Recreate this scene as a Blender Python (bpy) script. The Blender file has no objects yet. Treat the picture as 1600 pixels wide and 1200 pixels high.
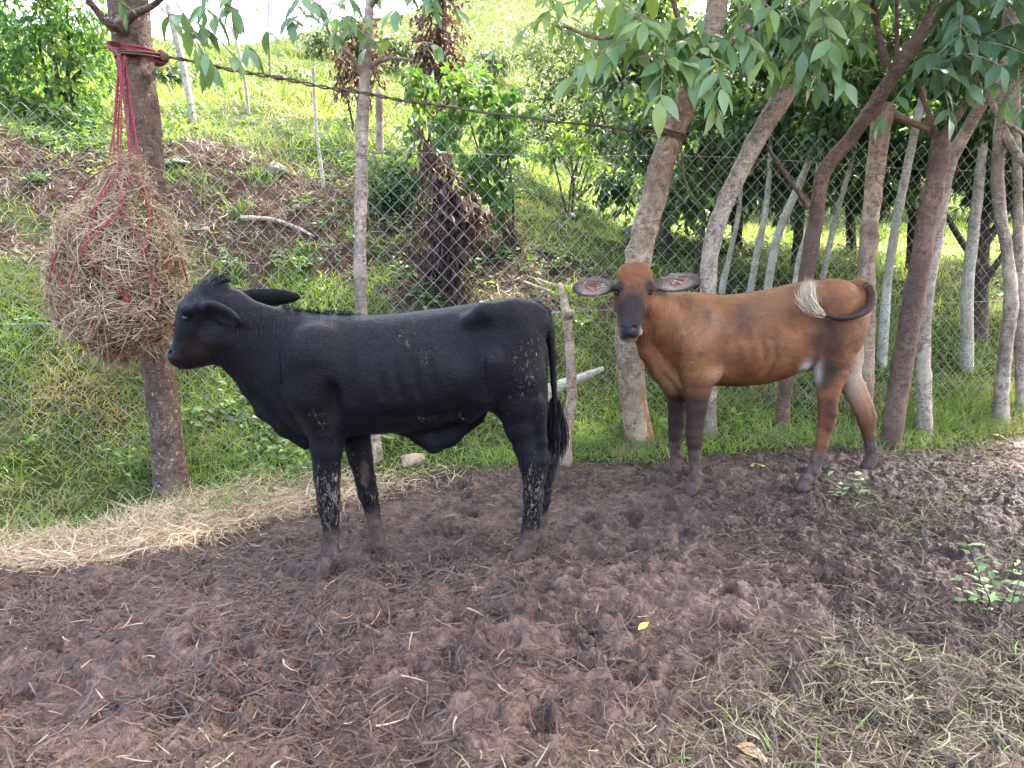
import bpy, math, random
import numpy as np
from mathutils import Matrix, Vector

# ------------------------------------------------------------------ camera, sky, sun, exposure
S = bpy.context.scene
PITCH = math.radians(10.0)
CAM_H = 1.5
FPX = 1202.0                                  # focal length in pixels of a 1600 px wide frame
cam_d = bpy.data.cameras.new('camera')
cam_d.sensor_width = 36.0
cam_d.lens = 36.0 * FPX / 1600.0
cam_d.clip_start = 0.05
cam_d.clip_end = 2000.0
cam = bpy.data.objects.new('camera', cam_d)
cam.location = (0, 0, CAM_H)
cam.rotation_euler = (math.radians(90) - PITCH, 0, 0)
S.collection.objects.link(cam)
S.camera = cam

SUN_DIR = Vector((0.45, 0.40, 0.80)).normalized()       # towards the sun: high, behind the fence, to the right
SUN_EL = math.asin(SUN_DIR.z)
SUN_AZ = math.atan2(SUN_DIR.x, SUN_DIR.y)
world = bpy.data.worlds.new('World')
S.world = world
world.use_nodes = True
wn = world.node_tree
bg = wn.nodes['Background']
sky = wn.nodes.new('ShaderNodeTexSky')
sky.sky_type = 'NISHITA'
sky.sun_disc = False
sky.sun_elevation = SUN_EL
sky.sun_rotation = SUN_AZ
sky.air_density = 1.0
sky.dust_density = 7.0
sky.ozone_density = 0.4
wn.links.new(sky.outputs[0], bg.inputs[0])
bg.inputs[1].default_value = 0.15
sun_d = bpy.data.lights.new('sun', 'SUN')
sun_d.energy = 2.0
sun_d.angle = math.radians(1.5)
sun_d.color = (1.0, 0.94, 0.84)
sun = bpy.data.objects.new('sun', sun_d)
sun.rotation_euler = SUN_DIR.to_track_quat('Z', 'Y').to_euler()
S.collection.objects.link(sun)
S.view_settings.view_transform = 'Standard'
S.view_settings.look = 'None'
S.view_settings.gamma = 1.0
S.view_settings.use_curve_mapping = False
S.view_settings.exposure = 4.22
S.cycles.max_bounces = 8
S.cycles.transparent_max_bounces = 8
S.cycles.use_denoising = True
S.cycles.denoising_prefilter = 'NONE'
S.cycles.caustics_reflective = False
S.cycles.caustics_refractive = False

R = np.random.default_rng(7)
random.seed(7)
COL = S.collection

# ------------------------------------------------------------------ helpers: frame geometry
CT, ST = math.cos(PITCH), math.sin(PITCH)
def P(u, v, Y):
    """Point of the vertical plane y = Y seen at (u, v) of a 1600 x 1200 frame (used to take measures from the photograph)."""
    cx = (u - 800.0) / FPX
    cy = -(v - 600.0) / FPX
    t = Y / (CT + cy * ST)
    return np.array([cx * t, Y, CAM_H + t * (-ST + cy * CT)])
def W(px, Y):
    return px * Y / FPX

# ------------------------------------------------------------------ helpers: noise
def _hash(ix, iy, iz, seed):
    h = (ix.astype(np.int64) * 374761393 + iy.astype(np.int64) * 668265263 + iz.astype(np.int64) * 2147483647 + seed * 974711) & 0xFFFFFFFF
    h = ((h ^ (h >> 13)) * 1274126177) & 0xFFFFFFFF
    h = ((h ^ (h >> 15)) * 2246822519) & 0xFFFFFFFF
    return ((h ^ (h >> 16)) & 0xFFFFFF) / float(0xFFFFFF)
def noise3(x, y, z, seed=0):
    x, y, z = np.broadcast_arrays(np.asarray(x, float), np.asarray(y, float), np.asarray(z, float))
    ix, iy, iz = np.floor(x), np.floor(y), np.floor(z)
    fx, fy, fz = x - ix, y - iy, z - iz
    sx, sy, sz = (f * f * f * (f * (f * 6 - 15) + 10) for f in (fx, fy, fz))
    out = 0
    for dx in (0, 1):
        wx = sx if dx else 1 - sx
        for dy in (0, 1):
            wy = sy if dy else 1 - sy
            for dz in (0, 1):
                wz = sz if dz else 1 - sz
                out = out + wx * wy * wz * _hash(ix + dx, iy + dy, iz + dz, seed)
    return out * 2 - 1
def noise2(x, y, seed=0):
    x, y = np.broadcast_arrays(np.asarray(x, float), np.asarray(y, float))
    ix, iy = np.floor(x), np.floor(y)
    fx, fy = x - ix, y - iy
    sx, sy = (f * f * f * (f * (f * 6 - 15) + 10) for f in (fx, fy))
    z0 = np.zeros_like(ix)
    a = _hash(ix, iy, z0, seed); b = _hash(ix + 1, iy, z0, seed)
    c = _hash(ix, iy + 1, z0, seed); d = _hash(ix + 1, iy + 1, z0, seed)
    return ((a * (1 - sx) + b * sx) * (1 - sy) + (c * (1 - sx) + d * sx) * sy) * 2 - 1
def fbm2(x, y, seed=0, oct=4, gain=0.5):
    o, amp, tot = 0, 1.0, 0
    c, s = math.cos(0.6), math.sin(0.6)
    for i in range(oct):
        o = o + amp * noise2(x, y, seed + i * 17); tot += amp
        x, y = (x * c - y * s) * 2.03 + 11.3, (x * s + y * c) * 2.03 + 5.7
        amp *= gain
    return o / tot
def sstep(a, b, x):
    t = np.clip((x - a) / (b - a), 0, 1)
    return t * t * (3 - 2 * t)

# ------------------------------------------------------------------ helpers: meshes and objects
def mesh_np(name, verts, faces, attrs=None, smooth=True):
    """verts (N,3); faces: list of int arrays (M,3) / (M,4); attrs: {name: (N,) floats}"""
    verts = np.asarray(verts, np.float32)
    me = bpy.data.meshes.new(name)
    me.vertices.add(len(verts))
    me.vertices.foreach_set('co', verts.ravel())
    faces = [np.asarray(f, np.int32) for f in faces if len(f)]
    loops = np.concatenate([f.ravel() for f in faces])
    sizes = np.concatenate([np.full(len(f), f.shape[1], np.int32) for f in faces])
    starts = np.concatenate([[0], np.cumsum(sizes)[:-1]]).astype(np.int32)
    me.loops.add(len(loops))
    me.loops.foreach_set('vertex_index', loops)
    me.polygons.add(len(sizes))
    me.polygons.foreach_set('loop_start', starts)
    me.polygons.foreach_set('loop_total', sizes)
    me.polygons.foreach_set('use_smooth', np.full(len(sizes), smooth, bool))
    for k, a in (attrs or {}).items():
        at = me.attributes.new(k, 'FLOAT', 'POINT')
        at.data.foreach_set('value', np.asarray(a, np.float32).ravel())
    me.update(calc_edges=True)
    me.validate()
    return me

def obj(name, me, mat=None, parent=None, loc=None):
    o = bpy.data.objects.new(name, me)
    COL.objects.link(o)
    if mat is not None and me is not None and not me.materials:
        me.materials.append(mat)
    if parent is not None:
        o.parent = parent
        o.matrix_parent_inverse = Matrix.Translation(-Vector(parent.location))
    if loc is not None:
        o.location = loc
    return o
def tag(o, label, cat, group=None, kind=None):
    if label: o['label'] = label
    if cat: o['category'] = cat
    if group: o['group'] = group
    if kind: o['kind'] = kind
    return o
def thing(name, label, cat, loc=(0, 0, 0), group=None):
    o = bpy.data.objects.new(name, None)
    COL.objects.link(o)
    o.location = loc
    o.empty_display_size = 0.1
    return tag(o, label, cat, group)

class MB:
    """collects verts / faces / one tint value per vertex into one mesh"""
    def __init__(s): s.v, s.f, s.t, s.n = [], [], [], 0
    def add(s, v, faces, t=0.5):
        v = np.asarray(v, float)
        s.v.append(v)
        for f in faces: s.f.append(np.asarray(f, np.int64) + s.n)
        s.t.append(np.broadcast_to(np.asarray(t, float), (len(v),)))
        s.n += len(v)
    def mesh(s, name, smooth=True):
        tri = [f for f in s.f if f.shape[1] == 3]; quad = [f for f in s.f if f.shape[1] == 4]
        fs = []
        if tri: fs.append(np.concatenate(tri))
        if quad: fs.append(np.concatenate(quad))
        return mesh_np(name, np.concatenate(s.v), fs, {'tint': np.concatenate(s.t)}, smooth)

def frames(pts):
    pts = np.asarray(pts, float)
    tan = np.gradient(pts, axis=0)
    tan /= np.linalg.norm(tan, axis=1)[:, None] + 1e-9
    ref = np.array([0.0, 1.0, 0.0]) if abs(tan[0][1]) < 0.8 else np.array([1.0, 0, 0])
    n = np.cross(tan[0], ref); n /= np.linalg.norm(n)
    ns = []
    for t in tan:
        n = n - t * np.dot(n, t); n /= np.linalg.norm(n) + 1e-9
        ns.append(n)
    ns = np.array(ns)
    return tan, ns, np.cross(tan, ns)
def resample(pts, rad, step):
    pts = np.asarray(pts, float); rad = np.asarray(rad, float)
    d = np.concatenate([[0], np.cumsum(np.linalg.norm(np.diff(pts, axis=0), axis=1))])
    m = max(3, int(d[-1] / step) + 1)
    if len(pts) > 2:       # smooth Catmull-Rom style refinement by cubic Hermite on arc length
        s = np.linspace(0, d[-1], m)
        g = np.gradient(pts, d, axis=0); gr = np.gradient(rad, d)
        i = np.clip(np.searchsorted(d, s, side='right') - 1, 0, len(d) - 2)
        h = (d[i + 1] - d[i]); t = (s - d[i]) / h
        h00 = 2 * t**3 - 3 * t**2 + 1; h10 = t**3 - 2 * t**2 + t; h01 = -2 * t**3 + 3 * t**2; h11 = t**3 - t**2
        q = h00[:, None] * pts[i] + (h10 * h)[:, None] * g[i] + h01[:, None] * pts[i + 1] + (h11 * h)[:, None] * g[i + 1]
        return q, np.interp(s, d, rad)
    s = np.linspace(0, d[-1], m)
    return np.stack([np.interp(s, d, pts[:, k]) for k in range(3)], 1), np.interp(s, d, rad)
def tube(pts, rad, sides=8, cap=True):
    pts = np.asarray(pts, float); n = len(pts)
    rad = np.broadcast_to(np.asarray(rad, float), (n,))
    tan, a, b = frames(pts)
    th = np.linspace(0, 2 * np.pi, sides, endpoint=False)
    ring = np.cos(th)[None, :, None] * a[:, None, :] + np.sin(th)[None, :, None] * b[:, None, :]
    v = (pts[:, None, :] + rad[:, None, None] * ring).reshape(-1, 3)
    i = np.arange(n - 1)[:, None] * sides; j = np.arange(sides)[None, :]; k = (j + 1) % sides
    q = np.stack([i + j, i + k, i + sides + k, i + sides + j], -1).reshape(-1, 4)
    fs = [q]
    if cap:
        v = np.concatenate([v, pts[:1], pts[-1:]])
        j = np.arange(sides); k = (j + 1) % sides
        fs.append(np.stack([k, j, np.full(sides, n * sides)], 1))
        o = (n - 1) * sides
        fs.append(np.stack([o + j, o + k, np.full(sides, n * sides + 1)], 1))
    return v, fs

def unit(v):
    return v / (np.linalg.norm(v, axis=-1, keepdims=True) + 1e-9)
def blades(base, direc, length, width, bend, tint, mb, segs=2, side=None):
    """grass blades / straws: ribbons that leave base along direc and bend by the vector bend at the tip"""
    n = len(base)
    if side is None:
        side = unit(np.cross(direc, R.normal(size=(n, 3))))
    rows = []
    for k in range(segs + 1):
        t = k / segs
        c = base + direc * (length * t)[:, None] + bend * (t * t)
        w = width * (1 - 0.55 * t) if k < segs else width * 0.12
        rows.append(c - side * w[:, None] * 0.5); rows.append(c + side * w[:, None] * 0.5)
    v = np.stack(rows, 1)                                   # n, 2*(segs+1), 3
    m = v.shape[1]
    o = np.arange(n)[:, None] * m
    fs = []
    for k in range(segs):
        fs.append(np.concatenate([o + 2 * k, o + 2 * k + 1, o + 2 * k + 3, o + 2 * k + 2], 1))
    mb.add(v.reshape(-1, 3), [np.concatenate(fs)], np.repeat(tint, m))
def leaves(pos, axis, normal, length, width, tint, mb, fold=0.25):
    """pointed leaves folded along the midrib"""
    n = len(pos)
    axis = unit(axis); side = unit(np.cross(normal, axis)); nrm = np.cross(axis, side)
    L = length[:, None]; Wd = width[:, None]
    b = pos; tip = pos + axis * L - nrm * L * 0.12
    m = pos + axis * L * 0.45
    l = m - side * Wd * 0.5 + nrm * Wd * fold; r = m + side * Wd * 0.5 + nrm * Wd * fold
    v = np.stack([b, l, m, r, tip], 1)
    o = np.arange(n)[:, None] * 5
    f = np.concatenate([np.concatenate([o, o + 2, o + 1], 1), np.concatenate([o, o + 3, o + 2], 1),
                        np.concatenate([o + 1, o + 2, o + 4], 1), np.concatenate([o + 2, o + 3, o + 4], 1)])
    mb.add(v.reshape(-1, 3), [f], np.repeat(tint, 5))
def rdir(n):
    return unit(R.normal(size=(n, 3)))

# ------------------------------------------------------------------ helpers: materials
class NT:
    def __init__(s, name):
        s.m = bpy.data.materials.new(name); s.m.use_nodes = True
        s.t = s.m.node_tree; s.t.nodes.clear()
        s.out = s.n('ShaderNodeOutputMaterial')
    def n(s, kind, **kw):
        nd = s.t.nodes.new(kind)
        for k, v in kw.items(): setattr(nd, k, v)
        return nd
    def put(s, sock, v):
        if hasattr(v, 'is_linked') or isinstance(v, bpy.types.NodeSocket): s.t.links.new(v, sock)
        elif v is not None:
            if isinstance(v, (tuple, list)) and len(v) == 3 and sock.type == 'RGBA': v = (*v, 1)
            sock.default_value = v
    def attr(s, name):
        return s.n('ShaderNodeAttribute', attribute_name=name).outputs['Fac']
    def coord(s, which='Object'):
        return s.n('ShaderNodeTexCoord').outputs[which]
    def geo_pos(s):
        return s.n('ShaderNodeNewGeometry').outputs['Position']
    def noise(s, scale, detail=4, rough=0.55, vec=None, dist=0.0):
        nd = s.n('ShaderNodeTexNoise')
        s.put(nd.inputs['Scale'], scale); s.put(nd.inputs['Detail'], detail); s.put(nd.inputs['Roughness'], rough)
        s.put(nd.inputs['Distortion'], dist)
        if vec is not None: s.put(nd.inputs['Vector'], vec)
        return nd.outputs['Fac']
    def mapping(s, vec, scale=(1, 1, 1), rot=(0, 0, 0)):
        nd = s.n('ShaderNodeMapping'); s.put(nd.inputs['Vector'], vec)
        nd.inputs['Scale'].default_value = scale; nd.inputs['Rotation'].default_value = rot
        return nd.outputs[0]
    def ramp(s, fac, stops, interp='LINEAR'):
        nd = s.n('ShaderNodeValToRGB'); nd.color_ramp.interpolation = interp
        e = nd.color_ramp.elements
        while len(e) > len(stops): e.remove(e[-1])
        while len(e) < len(stops): e.new(0.5)
        for el, (p, c) in zip(e, stops):
            el.position = p; el.color = (*c, 1) if not isinstance(c, (int, float)) else (c, c, c, 1)
        s.put(nd.inputs[0], fac)
        return nd.outputs[0]
    def mix(s, fac, a, b, mode='MIX'):
        nd = s.n('ShaderNodeMix', data_type='RGBA', blend_type=mode)
        s.put(nd.inputs[0], fac); s.put(nd.inputs[6], a); s.put(nd.inputs[7], b)
        return nd.outputs[2]
    def math(s, op, a, b=None, c=None, clamp=False):
        nd = s.n('ShaderNodeMath', operation=op, use_clamp=clamp)
        for i, x in enumerate((a, b, c)):
            if x is not None: s.put(nd.inputs[i], x)
        return nd.outputs[0]
    def bump(s, h, strength=0.5, dist=0.01, normal=None):
        nd = s.n('ShaderNodeBump')
        s.put(nd.inputs['Height'], h); s.put(nd.inputs['Strength'], strength); s.put(nd.inputs['Distance'], dist)
        if normal is not None: s.put(nd.inputs['Normal'], normal)
        return nd.outputs[0]
    def principled(s, col, rough=0.6, spec=0.4, normal=None, **kw):
        nd = s.n('ShaderNodeBsdfPrincipled')
        s.put(nd.inputs['Base Color'], col); s.put(nd.inputs['Roughness'], rough)
        s.put(nd.inputs['Specular IOR Level'], spec)
        if normal is not None: s.put(nd.inputs['Normal'], normal)
        for k, v in kw.items(): s.put(nd.inputs[k.replace('_', ' ')], v)
        return nd.outputs[0]
    def done(s, shader):
        s.t.links.new(shader, s.out.inputs['Surface'])
        return s.m

def leaf_mat(name, stops, trans=0.4, rough=0.45, spec=0.35, tcol=1.35):
    m = NT(name)
    c = m.ramp(m.attr('tint'), stops)
    p = m.principled(c, rough, spec)
    t = m.n('ShaderNodeBsdfTranslucent')
    m.put(t.inputs['Color'], m.mix(1.0, c, (tcol, tcol * 1.05, tcol * 0.55), 'MULTIPLY'))
    mx = m.n('ShaderNodeMixShader'); m.put(mx.inputs[0], trans)
    m.t.links.new(p, mx.inputs[1]); m.t.links.new(t.outputs[0], mx.inputs[2])
    return m.done(mx.outputs[0])
def bark_mat(name, dark, mid, light, lichen=0.0, lich_col=(0.45, 0.46, 0.42), stretch=(1, 1, 0.7), peel=None, moss=0.0):
    m = NT(name)
    co = m.geo_pos()
    v = m.mapping(co, (stretch[0] * 26, stretch[1] * 26, stretch[2] * 26))
    n1 = m.noise(1.0, 9, 0.78, v, 0.7)
    hz = m.noise(1.0, 6, 0.7, m.mapping(co, (16, 16, 62)), 1.2)
    c = m.ramp(n1, [(0.36, dark), (0.5, mid), (0.64, light)])
    c = m.mix(m.ramp(hz, [(0.5, 0.0), (0.6, 0.75)]), c, tuple(x * 0.7 for x in dark))
    big = m.noise(4.5, 5, 0.65, co, 0.8)
    c = m.mix(m.ramp(big, [(0.48, 0.0), (0.6, 0.5)]), c, light)
    c = m.mix(m.ramp(m.noise(2.2, 4, 0.6, co), [(0.5, 0.0), (0.62, 0.55)]), c, dark)
    if lichen > 0:
        l = m.noise(34.0, 5, 0.66, co, 0.9)
        c = m.mix(m.ramp(l, [(0.69 - 0.2 * lichen, 0.0), (0.73 - 0.2 * lichen, 0.85)]), c, lich_col)
    if moss > 0:
        c = m.mix(m.ramp(m.noise(3.0, 4, 0.6, co), [(0.6 - moss * .3, 0.0), (0.8 - moss * .3, 0.6)]), c, (0.07, 0.09, 0.035))
    if peel is not None:
        c = m.mix(m.attr('tint'), c, m.ramp(m.noise(22, 4, 0.6, co), [(0.3, tuple(x * .6 for x in peel)), (0.7, peel)]))
    h = m.math('ADD', m.noise(1.0, 9, 0.75, v, 0.5), m.math('MULTIPLY', hz, 0.5))
    return m.done(m.principled(c, 0.85, 0.2, m.bump(h, 1.0, 0.03)))
# ------------------------------------------------------------------ terrain
def fence_y(x):
    return 5.8 + 0.30 * np.asarray(x, float)
_ctrl = []
for x in (-9, -7, -5, -3, -1, 1, 3, 5, 7, 9, 12):
    _ctrl.append((x, fence_y(x) - 0.1, 0.03))
    for y in (-20, -8, -2, 1, 3):
        if y < fence_y(x) - 0.6: _ctrl.append((x, y, 0.0))
for u, v, Y in [(0, 600, 5.2), (0, 400, 6.4), (0, 250, 7.6), (0, 150, 10), (0, 50, 20), (-300, 400, 5.6), (-300, 250, 7.2),
                (150, 500, 6.0), (150, 320, 7.3), (300, 600, 5.9), (300, 400, 7.0), (300, 260, 8.2), (300, 200, 9.5), (330, 120, 14), (380, 82, 20), (425, 78, 23),
                (600, 600, 6.1), (600, 450, 7.0), (600, 350, 8.2), (600, 250, 10), (620, 170, 13), (500, 66, 24), (560, 46, 26), (620, 24, 28), (760, -5, 38), (780, -60, 46),
                (900, 600, 6.6), (900, 480, 7.4), (900, 400, 8.8), (900, 360, 10.5), (900, 290, 14), (900, 200, 20), (900, 50, 35),
                (1200, 600, 7.0), (1200, 500, 8.0), (1200, 430, 9.5), (1200, 390, 12), (1200, 355, 16), (1200, 220, 35),
                (1550, 600, 7.6), (1550, 500, 8.8), (1550, 430, 10.5), (1550, 390, 13), (1550, 350, 18), (1550, 230, 40), (1900, 400, 12), (1900, 300, 25)]:
    _ctrl.append(tuple(P(u, v, Y)))
_ctrl += [(-14, 38, 5.5), (-24, 38, 4.5), (-40, 30, 4), (-40, 60, 4), (-18, 60, 5), (-2, 75, 17), (25, 70, 15), (50, 60, 10), (50, 20, 3), (-40, -10, 0), (50, -10, 0), (0, -40, 0), (-15, 12, 3.5), (-12, 6, 2.6)]
# where the hooves stand
for u, v, Y in [(509, 905, 3.40), (590, 858, 3.71), (818, 876, 3.43), (834, 862, 3.69), (1085, 770, 4.68), (1055, 737, 5.01), (1258, 764, 4.69), (1361, 730, 5.07)]:
    p = P(u, v, Y); _ctrl.append((p[0], p[1], p[2] + 0.008))
_ctrl = np.array(_ctrl)
def _tps_k(r2):
    return 0.5 * r2 * np.log(r2 + 1e-9)
_n = len(_ctrl)
_A = np.zeros((_n + 3, _n + 3))
_d = ((_ctrl[:, None, :2] - _ctrl[None, :, :2]) ** 2).sum(-1)
_A[:_n, :_n] = _tps_k(_d) + np.eye(_n) * 0.02
_A[:_n, _n] = 1; _A[:_n, _n + 1:] = _ctrl[:, :2]
_A[_n:, :_n] = _A[:_n, _n:].T
_w = np.linalg.solve(_A, np.concatenate([_ctrl[:, 2], np.zeros(3)]))
def tps(x, y):
    x = np.clip(np.asarray(x, float).ravel(), -45, 55); y = np.clip(np.asarray(y, float).ravel(), -30, 80)
    out = np.empty_like(x)
    for i in range(0, len(x), 60000):
        a, b = x[i:i + 60000], y[i:i + 60000]
        r2 = (a[:, None] - _ctrl[None, :, 0]) ** 2 + (b[:, None] - _ctrl[None, :, 1]) ** 2
        out[i:i + 60000] = _tps_k(r2) @ _w[:_n] + _w[_n] + _w[_n + 1] * a + _w[_n + 2] * b
    return out
def mud_edge(x):
    return np.interp(x, [-6, -4, -2.5, -1.3, -.43, .66, 1.83, 2.85, 4.2, 6, 9], [2.6, 3.2, 4.0, 4.9, 5.15, 5.28, 5.55, 5.8, 6.3, 6.9, 7.6])
def mud_mask(x, y):
    e = mud_edge(x) + 0.16 * fbm2(x * 2.3, y * 2.3, 5, 3)
    return 1 - sstep(-0.12, 0.12, y - e)
_pit = []
_pr = np.random.default_rng(21)
for _ in range(420):
    px, py = _pr.uniform(-4.2, 5.4), _pr.uniform(0.8, 6.2)
    _pit.append((px, py, _pr.uniform(0.035, 0.085), _pr.uniform(0.012, 0.06), _pr.uniform(0, 6.3)))
for _ in range(70):
    _pit.append((_pr.uniform(-3.2, 4.4), _pr.uniform(1.8, 5.2), _pr.uniform(0.05, 0.07), _pr.uniform(0.05, 0.085), _pr.uniform(0, 6.3)))
_pit += [(P(978, 855, 3.78)[0], 3.72, .075, .09, 0.3), (P(1240, 830, 3.9)[0], 3.9, .07, .07, 1.0), (P(990, 1100, 2.4)[0], 2.42, .06, .09, .4)]
def cells(x, y, seed):
    """cell noise: distance to the nearest and second nearest point, and the nearest cell's random value"""
    ix, iy = np.floor(x), np.floor(y)
    f1 = np.full(x.shape, 9.0); f2 = np.full(x.shape, 9.0); idv = np.zeros(x.shape)
    for dx in (-1, 0, 1):
        for dy in (-1, 0, 1):
            cx, cy = ix + dx, iy + dy; zz = np.zeros_like(cx)
            d = np.hypot(cx + _hash(cx, cy, zz, seed) - x, cy + _hash(cx, cy, zz, seed + 1) - y)
            near = d < f1
            f2 = np.where(near, f1, np.minimum(f2, d)); idv = np.where(near, _hash(cx, cy, zz, seed + 2), idv); f1 = np.where(near, d, f1)
    return f1, f2, idv
def smear_mask(x, y):
    return sstep(0.02, 0.16, fbm2(x * 2.6 + 4, y * 3.0, 14, 4, .65)) * np.clip(4.2 / np.maximum(y, 1) - .6, 0, 1)
def mud_disp(x, y):
    shp = x.shape; x = x.ravel(); y = y.ravel()
    wx = x + 0.10 * fbm2(x * 3, y * 3, 61, 2); wy = y + 0.10 * fbm2(x * 3 + 9, y * 3, 62, 2)
    d = 0.040 * fbm2(wx * 1.6, wy * 1.6, 11, 3)
    b = fbm2(wx * 6.5, wy * 6.5, 12, 4, 0.55)
    d += 0.034 * (1 - np.abs(b) * 2.2)                       # torn ridges
    c = fbm2(wx * 17, wy * 17, 13, 3, 0.6)
    d += 0.024 * c
    tx = x + 0.05 * fbm2(x * 9, y * 9, 63, 3); ty = y + 0.05 * fbm2(x * 9 + 4, y * 9, 64, 3)
    f1, f2, idv = cells(tx * 9, ty * 11, 65)
    d += 0.046 * (idv - .45) * sstep(0.02, 0.30, f2 - f1)        # torn clods
    f1, f2, idv = cells(tx * 21, ty * 24, 68)
    d += 0.022 * (idv - .45) * sstep(0.02, 0.28, f2 - f1)
    d = d * np.clip(1.25 - .11 * y, .55, 1)
    d = d * (1 - 0.30 * smear_mask(x, y)) + 0.02 * smear_mask(x, y)
    for px, py, r, dep, a in _pit:
        m = (np.abs(x - px) < r * 3) & (np.abs(y - py) < r * 3)
        if not m.any(): continue
        dx, dy = x[m] - px, y[m] - py
        ca, sa = math.cos(a), math.sin(a)
        q = np.sqrt(((dx * ca + dy * sa) / 1.25) ** 2 + ((-dx * sa + dy * ca) / 0.85) ** 2) / r
        q = q + 0.5 * noise2(x[m] * 16, y[m] * 16, 15) + 0.25 * noise2(x[m] * 45, y[m] * 45, 19)
        d[m] += -dep * (1 - sstep(0.55, 1.05, q)) + dep * 0.18 * np.exp(-((q - 1.3) / 0.3) ** 2)
    g = fbm2(x * 48, y * 48, 16, 2)
    d += 0.0085 * np.sign(g) * np.sqrt(np.abs(g))
    return d.reshape(shp) - 0.028
def bare_mask(x, y):
    """bare soil of the cut bank behind the fence on the left"""
    s = y - fence_y(x)
    n = 0.9 * fbm2(x * 1.3, y * 1.3, 31, 4, .6)
    c = np.interp(x, [-8, -4.3, -3.3, -1.6, 0, 1.5, 2.5], [2.7, 2.85, 3.0, 2.8, 2.1, 1.8, 1.7])
    hw = np.interp(x, [-8, -4.3, -3.3, -1.6, -.6, 0.6, 1.6, 2.6], [0.9, 0.95, 1.2, 1.35, 1.05, .6, .35, 0.0])
    return (1 - sstep(-0.25, 0.25, np.abs(s - c + n * 0.6) - hw - n * .35)) * sstep(-.45, -.1, fbm2(x * 2.6, y * 2.6, 33, 3))
def wild_disp(x, y):
    s = y - fence_y(x)
    a = np.clip(s * 0.4, 0, 1) * np.clip(8 / (np.abs(y) + 0.1), 0.3, 1)
    return a * (0.16 * fbm2(x * .9, y * .9, 41, 3) + 0.05 * fbm2(x * 4, y * 4, 42, 3) + 0.03 * bare_mask(x, y) * fbm2(x * 9, y * 9, 43, 3))
def H(x, y):
    x = np.asarray(x, float); y = np.asarray(y, float)
    m = mud_mask(x, y)
    far = (np.abs(x) < 8) & (y > -1) & (y < 9)
    md = np.zeros_like(x)
    if far.any(): md[far] = mud_disp(x[far], y[far])
    return tps(x, y).reshape(x.shape) + m * md + (1 - m) * (wild_disp(x, y) + 0.012 * fbm2(x * 8, y * 8, 44, 2))

def axis_lines(lo, hi, step, far_lo, far_hi, grow=1.13, mx=6.0):
    c = list(np.arange(lo, hi, step))
    s, a = step, c[-1]
    while a < far_hi: s = min(s * grow, mx); a += s; c.append(a)
    s, a = step, lo
    pre = []
    while a > far_lo: s = min(s * grow, mx); a -= s; pre.append(a)
    return np.array(pre[::-1] + c)
gx = axis_lines(-3.6, 4.7, 0.0125, -260, 260)
gy = axis_lines(1.7, 6.3, 0.0125, -120, 320, 1.09)
GX, GY = np.meshgrid(gx, gy)
GZ = H(GX, GY)
nv_x, nv_y = len(gx), len(gy)
ii = (np.arange(nv_y - 1)[:, None] * nv_x + np.arange(nv_x - 1)[None, :]).ravel()
ground_me = mesh_np('ground', np.stack([GX, GY, GZ], -1).reshape(-1, 3), [np.stack([ii, ii + 1, ii + nv_x + 1, ii + nv_x], 1)],
                    {'mud': mud_mask(GX, GY).ravel(), 'bare': bare_mask(GX, GY).ravel(), 'smear': smear_mask(GX.ravel(), GY.ravel())})
m = NT('ground')
co = m.geo_pos()
wet = m.noise(2.2, 5, 0.6, co)
fine = m.noise(55, 6, 0.7, co)
mudc = m.ramp(m.noise(9, 7, 0.68, co, 0.5), [(0.34, (0.014, 0.0066, 0.0042)), (0.5, (0.056, 0.0275, 0.0180)), (0.66, (0.128, 0.066, 0.0445))])
mudc = m.mix(m.ramp(fine, [(0.38, 0.75), (0.56, 0.0)]), mudc, (0.013, 0.0078, 0.006))
mudc = m.mix(m.math('MULTIPLY', m.attr('smear'), m.ramp(m.noise(6, 5, .6, co), [(.35, .35), (.6, 1.0)])), mudc, m.ramp(m.noise(30, 5, .7, co), [(.35, (0.080, 0.043, 0.031)), (.65, (0.142, 0.081, 0.060))]))
soil = m.ramp(m.noise(7, 7, 0.7, co), [(0.30, (0.016, 0.0095, 0.007)), (0.5, (0.042, 0.026, 0.0195)), (0.70, (0.090, 0.061, 0.048))])
turf = m.ramp(m.noise(5, 6, 0.7, co), [(0.3, (0.014, 0.017, 0.006)), (0.5, (0.032, 0.041, 0.012)), (0.7, (0.062, 0.060, 0.026))])
c = m.mix(m.attr('bare'), turf, soil)
c = m.mix(m.attr('mud'), c, mudc)
rgh = m.math('MULTIPLY_ADD', m.ramp(wet, [(0.35, 1.0), (0.65, 0.0)]), 0.25, 0.42)
vor = m.n('ShaderNodeTexVoronoi'); vor.feature = 'F1'
m.put(vor.inputs['Scale'], 42.0)
wv = m.n('ShaderNodeMix', data_type='VECTOR'); m.put(wv.inputs[0], 0.06); m.t.links.new(co, wv.inputs[4])
nz = m.n('ShaderNodeTexNoise'); m.put(nz.inputs['Scale'], 18.0); m.put(nz.inputs['Detail'], 4); m.t.links.new(co, nz.inputs['Vector']); m.t.links.new(nz.outputs['Color'], wv.inputs[5])
m.t.links.new(wv.outputs[1], vor.inputs['Vector'])
crumb = m.math('SUBTRACT', 1.0, m.math('MULTIPLY', vor.outputs['Distance'], 1.2))
h = m.math('ADD', m.math('MULTIPLY', m.noise(38, 8, 0.75, co, 0.6), 0.9), m.math('ADD', m.math('MULTIPLY', m.noise(140, 3, 0.6, co), 0.35), m.math('MULTIPLY', crumb, 0.55)))
rgh = m.math('MULTIPLY_ADD', m.math('SUBTRACT', 1.0, m.attr('mud')), 0.6, rgh, clamp=True)
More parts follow.
